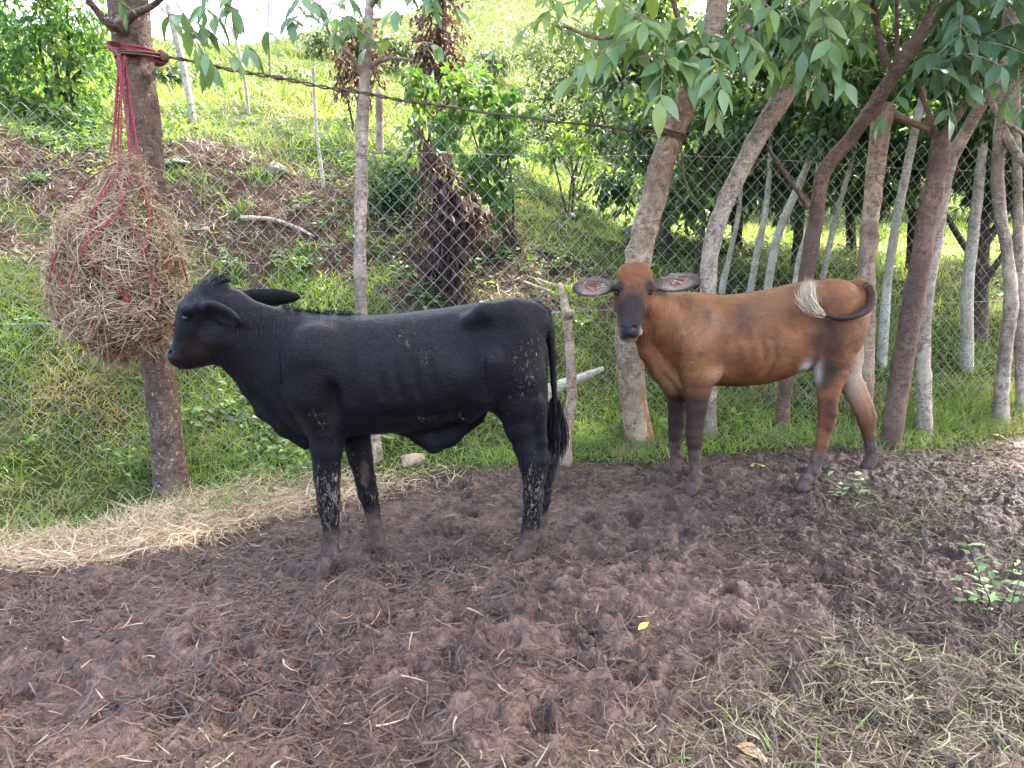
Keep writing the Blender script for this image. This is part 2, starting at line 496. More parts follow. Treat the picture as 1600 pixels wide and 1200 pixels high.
MAT_GROUND = m.done(m.principled(c, rgh, m.math('MULTIPLY_ADD', m.attr('mud'), 0.34, 0.05), m.bump(h, 1.0, 0.020)))
ground = tag(obj('ground', ground_me, MAT_GROUND), None, None, kind='structure')
ground['label'] = 'trampled reddish brown mud yard rising to a grassy hillside behind the fence'

# ------------------------------------------------------------------ grass and litter (nobody could count it)
MAT_GRASS = leaf_mat('grass', [(0.0, (0.24, 0.195, 0.11)), (0.28, (0.19, 0.18, 0.075)), (0.5, (0.090, 0.145, 0.040)), (0.8, (0.13, 0.19, 0.05)), (1.0, (0.20, 0.25, 0.06))], 0.42, 0.5, 0.35)
MAT_DRY = leaf_mat('dry_grass', [(0.0, (0.05, 0.036, 0.024)), (0.35, (0.12, 0.096, 0.058)), (0.7, (0.23, 0.195, 0.118)), (0.9, (0.14, 0.17, 0.05)), (1.0, (0.12, 0.20, 0.04))], 0.2, 0.6, 0.25, 1.0)
MAT_FIBRE = leaf_mat('muddy_straw', [(0.0, (0.012, 0.0068, 0.0048)), (0.45, (0.036, 0.0205, 0.0142)), (0.8, (0.080, 0.049, 0.034)), (1.0, (0.24, 0.175, 0.11))], 0.05, 0.6, 0.3, 1.0)
MAT_HAY = leaf_mat('hay', [(0.0, (0.10, 0.064, 0.036)), (0.3, (0.22, 0.152, 0.085)), (0.7, (0.36, 0.268, 0.17)), (1.0, (0.50, 0.41, 0.28))], 0.15, 0.55, 0.3, 1.0)

def pick(n, xr, yr, dens):
    """rejection sampling on the ground plan; dens(x, y) in 0..1"""
    xs, ys = [], []
    k = 0
    while k < n:
        x = R.uniform(*xr, n * 2); y = R.uniform(*yr, n * 2)
        ok = R.random(n * 2) < dens(x, y)
        xs.append(x[ok]); ys.append(y[ok]); k += ok.sum()
        if ok.sum() < n * 0.002: break
    return np.concatenate(xs)[:n], np.concatenate(ys)[:n]
def grass_patch(n, xr, yr, dens, lmin, lmax, wmin, wmax, tint_f, mb, lean=0.45, droop=0.5):
    x, y = pick(n, xr, yr, dens)
    n = len(x)
    base = np.stack([x, y, H(x, y) - 0.01], 1)
    d = unit(np.stack([R.normal(0, lean, n), R.normal(0, lean, n), np.ones(n)], 1))
    L = R.uniform(lmin, lmax, n) * (0.75 + 0.5 * (fbm2(x * 1.7, y * 1.7, 71, 2) + .5))
    b = np.stack([d[:, 0], d[:, 1], -0.7 * np.ones(n)], 1) * (L * R.uniform(0.1, droop, n))[:, None]
    blades(base, d, L, R.uniform(wmin, wmax, n), b, np.clip(tint_f(x, y) + R.normal(0, .18, n), 0, 1), mb, 2)
def green_t(x, y):
    return 0.58 + 0.55 * fbm2(x * 1.3, y * 1.3, 72, 3) + 0.3 * (fbm2(x * 5, y * 5, 77, 2))
def d_near(x, y):
    s = y - fence_y(x)
    return (1 - mud_mask(x, y)) * (1 - 0.93 * bare_mask(x, y)) * (s < 1.8) * np.clip(0.55 + 1.1 * fbm2(x * 1.5, y * 1.5, 73, 3), 0.38, 1)
def d_mid(x, y):
    s = y - fence_y(x)
    return (s > 1.2) * (s < 8) * (1 - 0.95 * bare_mask(x, y)) * np.clip(0.6 + 0.9 * fbm2(x * 1.1, y * 1.1, 74, 3), 0.1, 1) * (np.abs(x) < y * 0.75 + .6)
def d_far(x, y):
    return (y - fence_y(x) > 6.5) * np.clip(0.7 + 0.6 * fbm2(x * .5, y * .5, 75, 3), 0.1, 1) * (np.abs(x) < y * 0.75) * np.clip(14 / y, 0.12, 1)
mb = MB()
grass_patch(72000, (-5.2, 6.5), (2.6, 9.2), d_near, 0.05, 0.22, 0.004, 0.010, green_t, mb, 0.55, 0.8)
tag(obj('bank_grass', mb.mesh('bank_grass'), MAT_GRASS), 'fresh green grass growing along the foot of the wire fence', 'grass', kind='stuff')
mb = MB()
grass_patch(42000, (-9, 11), (5, 17), d_mid, 0.08, 0.24, 0.007, 0.014, lambda x, y: green_t(x, y) + .08, mb, 0.5, 0.7)
tag(obj('bank_grass', mb.mesh('slope_grass'), MAT_GRASS), 'patchy grass on the bank and meadow behind the fence', 'grass', kind='stuff')
mb = MB()
grass_patch(90000, (-28, 34), (11, 50), d_far, 0.08, 0.28, 0.014, 0.04, lambda x, y: green_t(x, y) + .1, mb, 0.5, 0.6)
tag(obj('hill_grass', mb.mesh('hill_grass'), leaf_mat('hill_grass', [(0.0, (0.085, 0.070, 0.035)), (0.3, (0.055, 0.065, 0.018)), (0.6, (0.040, 0.068, 0.014)), (1.0, (0.070, 0.105, 0.020))], 0.4, 0.55, 0.25)), 'bright sunlit grass covering the far hillside', 'grass', kind='stuff')

def lying(n, xr, yr, dens, lmin, lmax, wmin, wmax, tint, mb, up=0.12, lift=0.004, curl=0.35, segs=3, thick=0.02):
    x, y = pick(n, xr, yr, dens)
    n = len(x)
    a = R.uniform(0, 2 * np.pi, n)
    L = R.uniform(lmin, lmax, n)
    ex, ey = x + np.cos(a) * L, y + np.sin(a) * L
    z0 = H(x, y) + lift + R.random(n) ** 2 * thick; z1 = H(ex, ey) + lift + R.random(n) ** 2 * thick
    d = unit(np.stack([np.cos(a) * L, np.sin(a) * L, z1 - z0 + R.normal(0, up, n) * L], 1))
    base = np.stack([x, y, z0], 1)
    sd = np.stack([-np.sin(a), np.cos(a), R.normal(0, .5, n)], 1)
    bend = unit(sd) * (L * R.normal(0, curl, n))[:, None]; bend[:, 2] *= 0.35
    blades(base, d, L, R.uniform(wmin, wmax, n), bend, np.clip(tint(x, y), 0, 1), mb, segs, unit(sd))
def dry_zone(x, y):
    """trodden grass in the near right corner"""
    e = np.interp(x, [-.6, 0.2, 1.0, 2.0, 3.5], [1.6, 2.05, 2.45, 3.0, 3.75])
    return sstep(0.35, -0.35, y - e + 0.5 * fbm2(x * 1.6, y * 1.6, 81, 3))
def d_fib(x, y):
    return mud_mask(x, y) * np.clip(0.5 + 1.3 * fbm2(x * 1.3 + 3, y * 1.6, 82, 3), 0.15, 1) * np.clip(3.4 / y, 0.4, 1)
mb = MB()
lying(62000, (-3.6, 5.0), (1.6, 6.2), d_fib, 0.02, 0.12, 0.003, 0.0075, lambda x, y: np.where(R.random(len(x)) < .02, 0.95, .15 + R.beta(2.2, 2.0, len(x)) * .72), mb, 0.2, 0.003, 0.5)
tag(obj('muddy_straw', mb.mesh('muddy_straw'), MAT_FIBRE), 'trampled mud-coated straw matted into the yard', 'straw', kind='stuff')
mb = MB()
lying(21000, (-.8, 4.2), (1.5, 4.4), dry_zone, 0.03, 0.13, 0.0025, 0.006, lambda x, y: R.beta(2, 2.8, len(x)) * .75 + .45 * (R.random(len(x)) < .22), mb, 0.3, 0.004, 0.45, 3, 0.035)
grass_patch(4200, (-.8, 4.2), (1.5, 4.4), dry_zone, 0.04, 0.13, 0.003, 0.006, lambda x, y: R.beta(2, 2, len(x)) * .8 + .2, mb, 1.2, 1.0)
tag(obj('trodden_grass', mb.mesh('trodden_grass'), MAT_DRY), 'trodden dry and green grass in the near right corner of the yard', 'grass', kind='stuff')
def tuft_zone(x, y):
    o = 0
    for u, v, r in [(1420, 815, .28), (1480, 790, .2), (1380, 790, .2), (1330, 790, .15), (1550, 770, .22), (1400, 700, .3), (1500, 690, .35), (1250, 700, .25)]:
        yy = CAM_H / math.tan(math.atan((v - 600) / FPX) + PITCH); xx = (u - 800) / FPX * yy * 1.0
        o = np.maximum(o, np.exp(-(((x - xx) / r) ** 2 + ((y - yy) / (r * .8)) ** 2)))
    return o
mb = MB()
grass_patch(1500, (1, 5), (3, 6.4), tuft_zone, 0.05, 0.16, 0.003, 0.007, lambda x, y: R.beta(2, 2, len(x)), mb, 1.1, 0.9)
tag(obj('yard_tufts', mb.mesh('yard_tufts'), MAT_DRY), 'sparse grass tufts in the mud beside the brown cow', 'grass', kind='stuff')

# hay spilled round the foot of the left tree
def hay_zone(x, y):
    c = np.interp(x, [-3.6, -2.6, -2.0, -1.5, -.6], [3.35, 3.95, 4.45, 4.75, 5.05])
    w = np.interp(x, [-3.6, -2.6, -2.0, -1.4, -.6], [.22, .36, .45, .34, .12])
    k = np.interp(x, [-1.9, -1.1, -.5], [1, .5, .03])
    return k * sstep(1.25, 0.5, np.abs(y - c + .12 * fbm2(x * 4, y * 4, 83, 2)) / w)
mb = MB()
lying(15000, (-3.8, -.3), (2.9, 5.5), hay_zone, 0.06, 0.26, 0.0025, 0.005, lambda x, y: R.beta(2.6, 1.8, len(x)), mb, 0.22, 0.006, 0.5, 3, 0.06)
tag(obj('spilled_hay', mb.mesh('spilled_hay'), MAT_HAY), 'pale dry hay spilled on the ground round the left tree', 'hay', kind='stuff')
# dry leaf and twig litter on the bank
def d_lit(x, y):
    s = y - fence_y(x)
    return np.clip(bare_mask(x, y) + .15, 0, 1) * (s > 0.2) * (s < 5.5) * (np.abs(x) < y * .75)
mb = MB()
lying(11000, (-6.5, 6), (4.5, 12), d_lit, 0.03, 0.22, 0.004, 0.016, lambda x, y: R.beta(1.6, 2.4, len(x)) * .7, mb, 0.35, 0.01, 0.5)
tag(obj('bank_litter', mb.mesh('bank_litter'), MAT_DRY), 'dry leaf and twig litter strewn over the bare bank', 'litter', kind='stuff')

# broad-leaved weeds and dry stalks among the grass of the bank
def d_weed(x, y):
    s = y - fence_y(x)
    return (s > -0.4) * (s < 6) * (1 - mud_mask(x, y)) * (np.abs(x) < y * .75) * np.clip(.25 + 1.2 * fbm2(x * 1.2 + 7, y * 1.2, 84, 3), .03, 1)
MAT_WEED = leaf_mat('weed', [(0.0, (0.03, 0.07, 0.022)), (0.6, (0.075, 0.145, 0.04)), (1.0, (0.17, 0.25, 0.07))], .38, .42, .4)
mb = MB()
x, y = pick(520, (-6.5, 8), (4.2, 13), d_weed)
for px, py, pz in zip(x, y, H(x, y)):
    k = int(R.integers(8, 22)); h_ = R.uniform(.05, .28)
    an = R.uniform(0, 6.28, k); zz = R.uniform(.2, 1, k) * h_
    pos = np.stack([px + R.normal(0, .03 + h_ * .2, k), py + R.normal(0, .03 + h_ * .2, k), pz + zz], 1)
    ax = np.stack([np.cos(an), np.sin(an), R.uniform(-.3, .6, k)], 1)
    sz = R.uniform(.04, .10, k)
    leaves(pos, ax, unit(np.stack([R.normal(0, .4, k), R.normal(-.2, .4, k), np.ones(k)], 1)), sz, sz * .5, np.clip(R.normal(.5, .25) + R.normal(0, .15, k), 0, 1), mb)
tag(obj('bank_weeds', mb.mesh('bank_weeds', False), MAT_WEED), 'broad-leaved weeds scattered over the bank behind the fence', 'weeds', kind='stuff')
mb = MB()
grass_patch(900, (-5.5, 6.5), (4.4, 10), lambda x, y: (y > fence_y(x)) * (1 - mud_mask(x, y)) * np.clip(fbm2(x * 1.5, y * 1.5, 85, 2) + .2, 0, 1), .25, .65, .004, .007, lambda x, y: R.beta(1.5, 3, len(x)) * .6, mb, .35, .35)
tag(obj('dry_stalks', mb.mesh('dry_stalks'), MAT_DRY), 'thin dry stalks standing in the grass along the fence', 'stalks', kind='stuff')
# ------------------------------------------------------------------ animals: one continuous body from a blended distance field
class Field:
    def __init__(s, lo, hi, h):
        s.h = h; s.lo = np.array(lo, float)
        n = np.ceil((np.array(hi) - s.lo) / h).astype(int) + 1
        s.ax = [s.lo[i] + h * np.arange(n[i]) for i in range(3)]
        s.F = np.full(n, 0.5, np.float32)
    def box(s, lo, hi):
        sl = tuple(slice(max(0, int((lo[i] - s.lo[i]) / s.h)), max(1, int((hi[i] - s.lo[i]) / s.h) + 2)) for i in range(3))
        X, Y, Z = np.meshgrid(*[s.ax[i][sl[i]].astype(np.float32) for i in range(3)], indexing='ij')
        return sl, X, Y, Z
    @staticmethod
    def smin(a, b, k):
        h = np.clip(0.5 + 0.5 * (b - a) / k, 0, 1)
        return b * (1 - h) + a * h - k * h * (1 - h)
    def merge(s, sl, d, k):
        s.F[sl] = s.smin(s.F[sl], d, k)
    def cut(s, sl, d, k):
        s.F[sl] = -s.smin(-s.F[sl], d, k)
    def chain(s, pts, rad, k=0.04, ki=0.012, scale=(1, 1, 1), cut=False):
        """tapered capsules joined end to end; scale stretches the cross-section"""
        pts = np.asarray(pts, float); rad = np.asarray(rad, float); sc = np.asarray(scale, float)
        m = rad.max() * sc.max() + max(k, ki) * 1.6 + 0.02
        sl, X, Y, Z = s.box(pts.min(0) - m, pts.max(0) + m)
        if X.size == 0: return
        Q = [X / sc[0], Y / sc[1], Z / sc[2]]; pq = pts / sc
        D = None
        for i in range(len(pts) - 1):
            a, b = pq[i], pq[i + 1]; ab = b - a; l2 = ab @ ab + 1e-9
            t = np.clip(((Q[0] - a[0]) * ab[0] + (Q[1] - a[1]) * ab[1] + (Q[2] - a[2]) * ab[2]) / l2, 0, 1)
            d = np.sqrt((Q[0] - a[0] - t * ab[0]) ** 2 + (Q[1] - a[1] - t * ab[1]) ** 2 + (Q[2] - a[2] - t * ab[2]) ** 2) - (rad[i] + (rad[i + 1] - rad[i]) * t)
            D = d if D is None else s.smin(D, d, ki)
        D = (D * sc.min()).astype(np.float32)
        (s.cut if cut else s.merge)(sl, D, k)
    def ell(s, c, r, k=0.04, rot=None, cut=False):
        """ellipsoid; rot = rows are its axes"""
        c = np.asarray(c, float); r = np.asarray(r, float)
        m = r.max() + k * 1.6 + 0.02
        sl, X, Y, Z = s.box(c - m, c + m)
        if X.size == 0: return
        D = [X - c[0], Y - c[1], Z - c[2]]
        if rot is not None: D = [D[0] * e[0] + D[1] * e[1] + D[2] * e[2] for e in rot]
        q = np.sqrt(sum((D[i] / r[i]) ** 2 for i in range(3)))
        q2 = np.sqrt(sum((D[i] / r[i] ** 2) ** 2 for i in range(3))) + 1e-6
        d = (q * (q - 1) / q2).astype(np.float32)
        (s.cut if cut else s.merge)(sl, d, k)
    def torso(s, rows, Y0, k=0.05, n=2.25, ridge=0.16):
        """rows: (x, z_top, z_bottom, half width)"""
        rows = np.array(sorted(rows)); xs = rows[:, 0]
        q, _ = resample(np.column_stack([xs, (rows[:, 1] + rows[:, 2]) / 2, (rows[:, 1] - rows[:, 2]) / 2]), rows[:, 3], 0.012)
        wr = resample(np.column_stack([xs, rows[:, 3], rows[:, 3]]), rows[:, 3], 0.012)[0]
        a_w = np.interp(q[:, 0], wr[:, 0], wr[:, 1])
        sl, X, Y, Z = s.box((xs[0] - .08, Y0 - rows[:, 3].max() - .1, rows[:, 2].min() - .1), (xs[-1] + .08, Y0 + rows[:, 3].max() + .1, rows[:, 1].max() + .1))
        o = np.argsort(q[:, 0])
        c = np.interp(X, q[o, 0], q[o, 1]); b = np.interp(X, q[o, 0], q[o, 2]); a = np.interp(X, q[o, 0], a_w[o])
        zn = (Z - c) / b
        a = a * (1 - ridge * np.clip(zn, 0, 1) ** 2 - 0.06 * np.clip(-zn, 0, 1) ** 2)
        rho = (np.abs((Y - Y0) / a) ** n + np.abs(zn) ** n) ** (1 / n)
        d = (rho - 1) * np.minimum(a, b)
        d = np.maximum(d, np.maximum(xs[0] - X, X - xs[-1]))
        s.merge(sl, d.astype(np.float32), k)
    def mesh(s):
        F = s.F; neg = F < 0
        nx, ny, nz = F.shape
        cor = [(i, j, k) for i in (0, 1) for j in (0, 1) for k in (0, 1)]
        sub = lambda A, c: A[c[0]:nx - 1 + c[0], c[1]:ny - 1 + c[1], c[2]:nz - 1 + c[2]]
        cnt = sum(sub(neg, c).astype(np.int8) for c in cor)
        act = (cnt > 0) & (cnt < 8)
        I, J, K = np.nonzero(act)
        idx = np.full(act.shape, -1, np.int64); idx[I, J, K] = np.arange(len(I))
        acc = np.zeros((len(I), 3)); num = np.zeros(len(I))
        val = {c: F[I + c[0], J + c[1], K + c[2]] for c in cor}
        for a in cor:
            for ax in range(3):
                if a[ax]: continue
                b = list(a); b[ax] = 1; b = tuple(b)
                fa, fb = val[a], val[b]
                x = (fa < 0) != (fb < 0)
                t = np.where(x, fa / np.where(x, fa - fb, 1), 0)
                p = np.tile(np.array(a, float), (len(I), 1)); p[:, ax] += t
                acc[x] += p[x]; num[x] += 1
        v = (np.stack([I, J, K], 1) + acc / num[:, None]) * s.h + s.lo
        faces = []
        for ax in range(3):
            o1, o2 = [(1, 2), (2, 0), (0, 1)][ax]
            n0 = neg; sh = [slice(None)] * 3; s2 = [slice(None)] * 3
            sh[ax] = slice(0, -1); s2[ax] = slice(1, None)
            A, B = n0[tuple(sh)], n0[tuple(s2)]
            for flip in (0, 1):
                e = np.argwhere((A & ~B) if not flip else (~A & B))
                e = e[(e[:, o1] > 0) & (e[:, o2] > 0) & (e[:, o1] < F.shape[o1] - 1) & (e[:, o2] < F.shape[o2] - 1)]
                q = []
                for d1, d2 in ((0, 0), (-1, 0), (-1, -1), (0, -1)):
                    g = e.copy(); g[:, o1] += d1; g[:, o2] += d2
                    q.append(idx[g[:, 0], g[:, 1], g[:, 2]])
                q = np.stack(q, 1)
                faces.append(q[:, ::-1] if flip else q)
        f = np.concatenate(faces)
        # light Laplacian relaxation takes the grid steps out
        ed = np.concatenate([f[:, [0, 1]], f[:, [1, 2]], f[:, [2, 3]], f[:, [3, 0]]])
        for it in range(4):
            sm = np.zeros_like(v); cn = np.zeros(len(v))
            for k in range(3):
                sm[:, k] = np.bincount(ed[:, 0], v[ed[:, 1], k], len(v)) + np.bincount(ed[:, 1], v[ed[:, 0], k], len(v))
            cn = np.bincount(ed[:, 0], minlength=len(v)) + np.bincount(ed[:, 1], minlength=len(v))
            w = 0.5 if it % 2 == 0 else -0.52
            v = v + w * (sm / cn[:, None] - v)
        return v, f

def gauss(v, c, r):
    return np.exp(-(((v - np.asarray(c)) / np.asarray(r)) ** 2).sum(1))
def hide_mat(name, kind):
    m = NT(name)
    co = m.coord('Object')
    big = m.noise(3.2, 4, 0.6, co)
    hair = m.noise(1.0, 6, 0.72, m.mapping(co, (34, 120, 120), (0, 0.7, 0)), 0.5)
    hair2 = m.noise(1.0, 4, 0.6, m.mapping(co, (95, 45, 9), (0, 0.25, 0)), 0.3)
    patch = m.noise(7.0, 6, 0.65, co, 0.4)
    if kind == 'black':
        c = m.ramp(big, [(0.3, (0.0012, 0.0014, 0.0026)), (0.7, (0.0028, 0.0032, 0.0056))])
        c = m.mix(m.math('MULTIPLY', m.attr('warm'), 0.8), c, (0.020, 0.010, 0.007))
        rough = m.math('MULTIPLY_ADD', patch, 0.22, 0.33)
    else:
        c = m.ramp(big, [(0.28, (0.105, 0.033, 0.009)), (0.5, (0.165, 0.058, 0.017)), (0.72, (0.225, 0.096, 0.034))])
        c = m.mix(m.ramp(m.noise(4.5, 6, .65, co, .6), [(0.36, 0.75), (0.56, 0.0)]), c, (0.062, 0.022, 0.011))
        c = m.mix(m.math('MULTIPLY', m.attr('pale'), m.ramp(patch, [(0.25, 0.6), (0.6, 1.0)])), c, (0.26, 0.145, 0.078))
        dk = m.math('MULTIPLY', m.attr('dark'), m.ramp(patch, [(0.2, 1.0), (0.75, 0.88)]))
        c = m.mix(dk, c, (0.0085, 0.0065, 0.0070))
        c = m.mix(m.attr('white'), c, (0.36, 0.30, 0.24))
        c = m.mix(m.attr('pink'), c, (0.30, 0.12, 0.085))
        c = m.mix(m.attr('nose'), c, (0.012, 0.011, 0.013))
        rough = m.math('MULTIPLY_ADD', patch, 0.2, 0.5)
        rough = m.math('SUBTRACT', rough, m.math('MULTIPLY', m.attr('nose'), 0.32))
    c = m.mix(m.ramp(hair, [(0.32, 0.4), (0.58, 0.0)]), c, m.mix(1.0, c, (0.45, 0.45, 0.45), 'MULTIPLY'))
    # dried mud: splashes with shapes of their own, thickest on the legs
    spl = m.noise(30, 5, 0.65, m.mapping(co, (1.8, 1.8, 0.65)), 1.0)
    spl2 = m.noise(90, 3, 0.6, m.mapping(co, (1.2, 1.2, 0.7)), 0.5)
    thr = m.math('MULTIPLY_ADD', m.attr('mud'), -0.34, 0.785)
    f1 = m.math('MULTIPLY', m.math('SUBTRACT', spl, thr), 10.0, clamp=True)
    f2 = m.math('MULTIPLY', m.math('SUBTRACT', spl2, m.math('ADD', thr, 0.04)), 11.0, clamp=True)
    fm = m.math('MAXIMUM', f1, f2)
    mudcol = m.ramp(m.noise(60, 3, 0.6, co), [(0.3, (0.06, 0.042, 0.032)), (0.7, (0.22, 0.17, 0.13))])
    c = m.mix(fm, c, mudcol)
    film = m.math('MULTIPLY', m.math('SUBTRACT', m.math('MULTIPLY_ADD', m.attr('foot'), 1.5, m.math('MULTIPLY', m.noise(14, 6, .7, co, .5), 1.0)), 1.0), 3.0, clamp=True)
    c = m.mix(film, c, m.ramp(m.noise(25, 4, 0.6, co), [(0.3, (0.030, 0.019, 0.015)), (0.7, (0.095, 0.064, 0.053))]))
    rough = m.math('ADD', rough, m.math('MULTIPLY', m.math('MAXIMUM', fm, film), 0.35), clamp=True)
    h = m.math('ADD', m.math('MULTIPLY', hair, 0.5), m.math('MULTIPLY', m.math('MULTIPLY', hair2, m.attr('wrinkle')), 3.0))
    h = m.math('ADD', h, m.math('MULTIPLY', fm, 0.5))
    h = m.math('ADD', h, m.math('MULTIPLY', m.noise(22, 4, 0.6, co), 0.6))
    return m.done(m.principled(c, rough, 0.10 if kind == 'black' else 0.22, m.bump(h, 0.8, 0.010),
                               Sheen_Weight=0.03 if kind == 'black' else 0.04, Sheen_Roughness=0.45, Sheen_Tint=(0.55, 0.6, 0.8, 1) if kind == 'black' else (0.8, 0.55, 0.4, 1)))
m = NT('eye')
MAT_EYE = m.done(m.principled((0.005, 0.004, 0.004), 0.35, 0.3))
m = NT('black_hair')
MAT_BLACKHAIR = m.done(m.principled((0.003, 0.003, 0.0035), 0.5, 0.25))
m = NT('cream_hair')
MAT_CREAMHAIR = m.done(m.principled(m.ramp(m.attr('tint'), [(0, (0.16, 0.10, 0.06)), (0.4, (0.36, 0.27, 0.18)), (1, (0.55, 0.46, 0.34))]), 0.6, 0.3))
def ball(c, r, n=14):
    th = np.linspace(0, np.pi, n)[:, None]; ph = np.linspace(0, 2 * np.pi, 2 * n, endpoint=False)[None]
    v = np.stack([np.sin(th) * np.cos(ph), np.sin(th) * np.sin(ph), np.cos(th) + 0 * ph], -1) * np.asarray(r) + np.asarray(c)
    i = np.arange(n - 1)[:, None] * 2 * n; j = np.arange(2 * n)[None]; k = (j + 1) % (2 * n)
    return v.reshape(-1, 3), [np.stack([i + j, i + 2 * n + j, i + 2 * n + k, i + k], -1).reshape(-1, 4)]
def strands(root, mid, tip, n, spread_r, spread_t, w, mb, tint=(0.3, 1.0), wav=0.01):
    """hair tuft: n ribbons along root > mid > tip"""
    for i in range(n):
        a = root + R.normal(0, spread_r, 3); t = R.random()
        c = tip + R.normal(0, spread_t, 3); b = mid + (a - root) * .7 + (c - tip) * 0.75 + R.normal(0, wav, 3)
        f = R.uniform(0.65, 1.0); c = b + (c - b) * f
        s = np.linspace(0, 1, 6)[:, None]
        p = (1 - s) ** 2 * a + 2 * s * (1 - s) * (2 * b - .5 * a - .5 * c) + s ** 2 * c
        sd = unit(np.cross(p[-1] - p[0], R.normal(size=3)))
        ww = (w * np.array([.8, 1, 1, .9, .6, .12]))[:, None]
        v = np.stack([p - sd * ww, p + sd * ww], 1).reshape(-1, 3)
        k = np.arange(5)[:, None] * 2
        mb.add(v, [np.concatenate([k, k + 1, k + 3, k + 2], 1)], tint[0] + (tint[1] - tint[0]) * t)

def coat(name, parent, mat, v, f, attrs, n, skip, flow, lmin, lmax, w):
    """short hair lying along the body, each hair carries the coat values of its root"""
    tri = v[f]
    nf = np.cross(tri[:, 2] - tri[:, 0], tri[:, 3] - tri[:, 1])
    k = R.choice(len(f), n, p=np.linalg.norm(nf, axis=1) / np.linalg.norm(nf, axis=1).sum())
    a, b = R.random(n)[:, None], R.random(n)[:, None]
    q = tri[k]; p = (q[:, 0] * (1 - a) + q[:, 1] * a) * (1 - b) + (q[:, 3] * (1 - a) + q[:, 2] * a) * b
    nr = unit(nf[k]); root = f[k, 0]
    ok = ~skip[root]; p, nr, root = p[ok], nr[ok], root[ok]; m_ = len(p)
    d = flow(p) + R.normal(0, .22, (m_, 3))
    d = unit(d - nr * (d * nr).sum(1)[:, None])
    L = R.uniform(lmin, lmax, m_)[:, None]
    s_ = unit(np.cross(d, nr)) * (w * R.uniform(.7, 1.2, m_))[:, None]
    p0 = p - nr * .0015; p1 = p + d * L * .5 + nr * L * .22; p2 = p + d * L + nr * L * .20
    vv = np.stack([p0 - s_, p0 + s_, p1 - s_ * .8, p1 + s_ * .8, p2], 1).reshape(-1, 3)
    o = np.arange(m_)[:, None] * 5
    fs = [np.concatenate([o, o + 1, o + 3, o + 2], 1), np.concatenate([o + 2, o + 3, o + 4], 1)]
    ob = obj('coat', mesh_np(name, vv, fs, {kk: np.repeat(aa[root], 5) for kk, aa in attrs.items()}), mat, parent)
    ob['kind'] = 'stuff'
def flow_dir(legz):
    def fn(p):
        t = sstep(legz + .1, legz - .1, p[:, 2])[:, None]
        return (1 - t) * np.array([1.0, 0, -.55]) + t * np.array([.15, 0, -1.0])
    return fn
# ---- the black bull calf
BY = 3.56
def B(u, v, dy=0.0): return P(u, v, BY + dy)
k_ = BY / FPX
lo = B(255, 930, 0); hi = B(890, 425, 0)
fld = Field((lo[0] - .02, BY - .36, -0.10), (hi[0] + .02, BY + .36, hi[2] + .05), 0.0068)
rows = []
for u, t, b, hw in [(862, 505, 525, .02), (857, 488, 545, .06), (848, 472, 578, .105), (832, 465, 610, .155), (808, 462, 630, .195), (780, 463, 640, .215), (750, 467, 646, .225), (715, 472, 660, .240), (680, 477, 669, .255), (640, 482, 675, .262),
                    (600, 486, 679, .258), (560, 487, 681, .243), (525, 485, 686, .22), (495, 483, 690, .19), (465, 480, 680, .155), (440, 475, 660, .125), (415, 468, 634, .10), (390, 460, 604, .088), (368, 454, 584, .085), (350, 455, 572, .06), (340, 475, 545, .02)]:
    u = u - 8 * (u > 780) * min(1, (u - 780) / 40); t, b = t + 6, b - 4
    rows.append((B(u, (t + b) / 2)[0], B(u, t)[2], B(u, b)[2], hw))
fld.torso(rows, BY, 0.05)
# head
fld.chain([B(352, 486), B(330, 476), B(312, 492), B(303, 515), B(292, 540), B(282, 553)], np.array([34, 33, 31, 27, 19, 15]) * k_, .05, .03, (1, 0.92, 1))
fld.chain([B(352, 525), B(335, 540), B(312, 553), B(296, 563), B(286, 566)], np.array([35, 28, 20, 13, 9]) * k_, .045, .02, (1, 0.75, 1))
fld.ell(B(279, 557), (.042, .058, .040), .025)                         # muzzle
fld.ell(B(333, 448), (.055, .062, .042), .035)                         # poll
for s_ in (-1, 1):
    fld.ell(B(294, 484, s_ * .088), (.034, .022, .026), .02)           # brow
    fld.ell(B(289, 497, s_ * .102), (.018, .012, .010), .012, cut=True)  # eye socket
    fld.ell(B(268, 552, s_ * .034), (.018, .013, .010), .008, cut=True)  # nostril
    fld.ell(B(340, 528, s_ * .060), (.07, .035, .06), .03)             # cheek
fld.chain([B(268, 567, -.05), B(285, 566, -.068), B(305, 559, -.075)], [.007, .007, .005], .008, .005, cut=True)   # mouth line
def ear(f, base, tip, opening, width, thick, k=.02, carve=1.0, fat=0.5):
    base, tip = np.asarray(base, float), np.asarray(tip, float)
    e1 = unit(tip - base); L = np.linalg.norm(tip - base)
    e3 = np.asarray(opening, float); e3 = unit(e3 - e1 * (e3 @ e1)); e2 = np.cross(e3, e1)
    rot = np.array([e1, e2, e3])
    c = base + e1 * L * fat
    f.ell(c, (L * .53, width, thick), k, rot)
    f.chain([base - e1 * .03, base + e1 * L * .25], [thick * 1.2, thick * 1.0], k, .01)
    if carve: f.ell(c + e1 * L * .03 + e3 * thick * 1.25, (L * .44, width * .78, thick * 1.35), .007, rot, cut=True)
    return rot, c
ear(fld, B(322, 479, -.10), B(375, 503, -.21), (-.25, -.80, -.62), .066, .024, .022)
ear(fld, B(352, 466, .10), B(466, 464, .22), (-.2, .85, .2), .046, .018, .022)
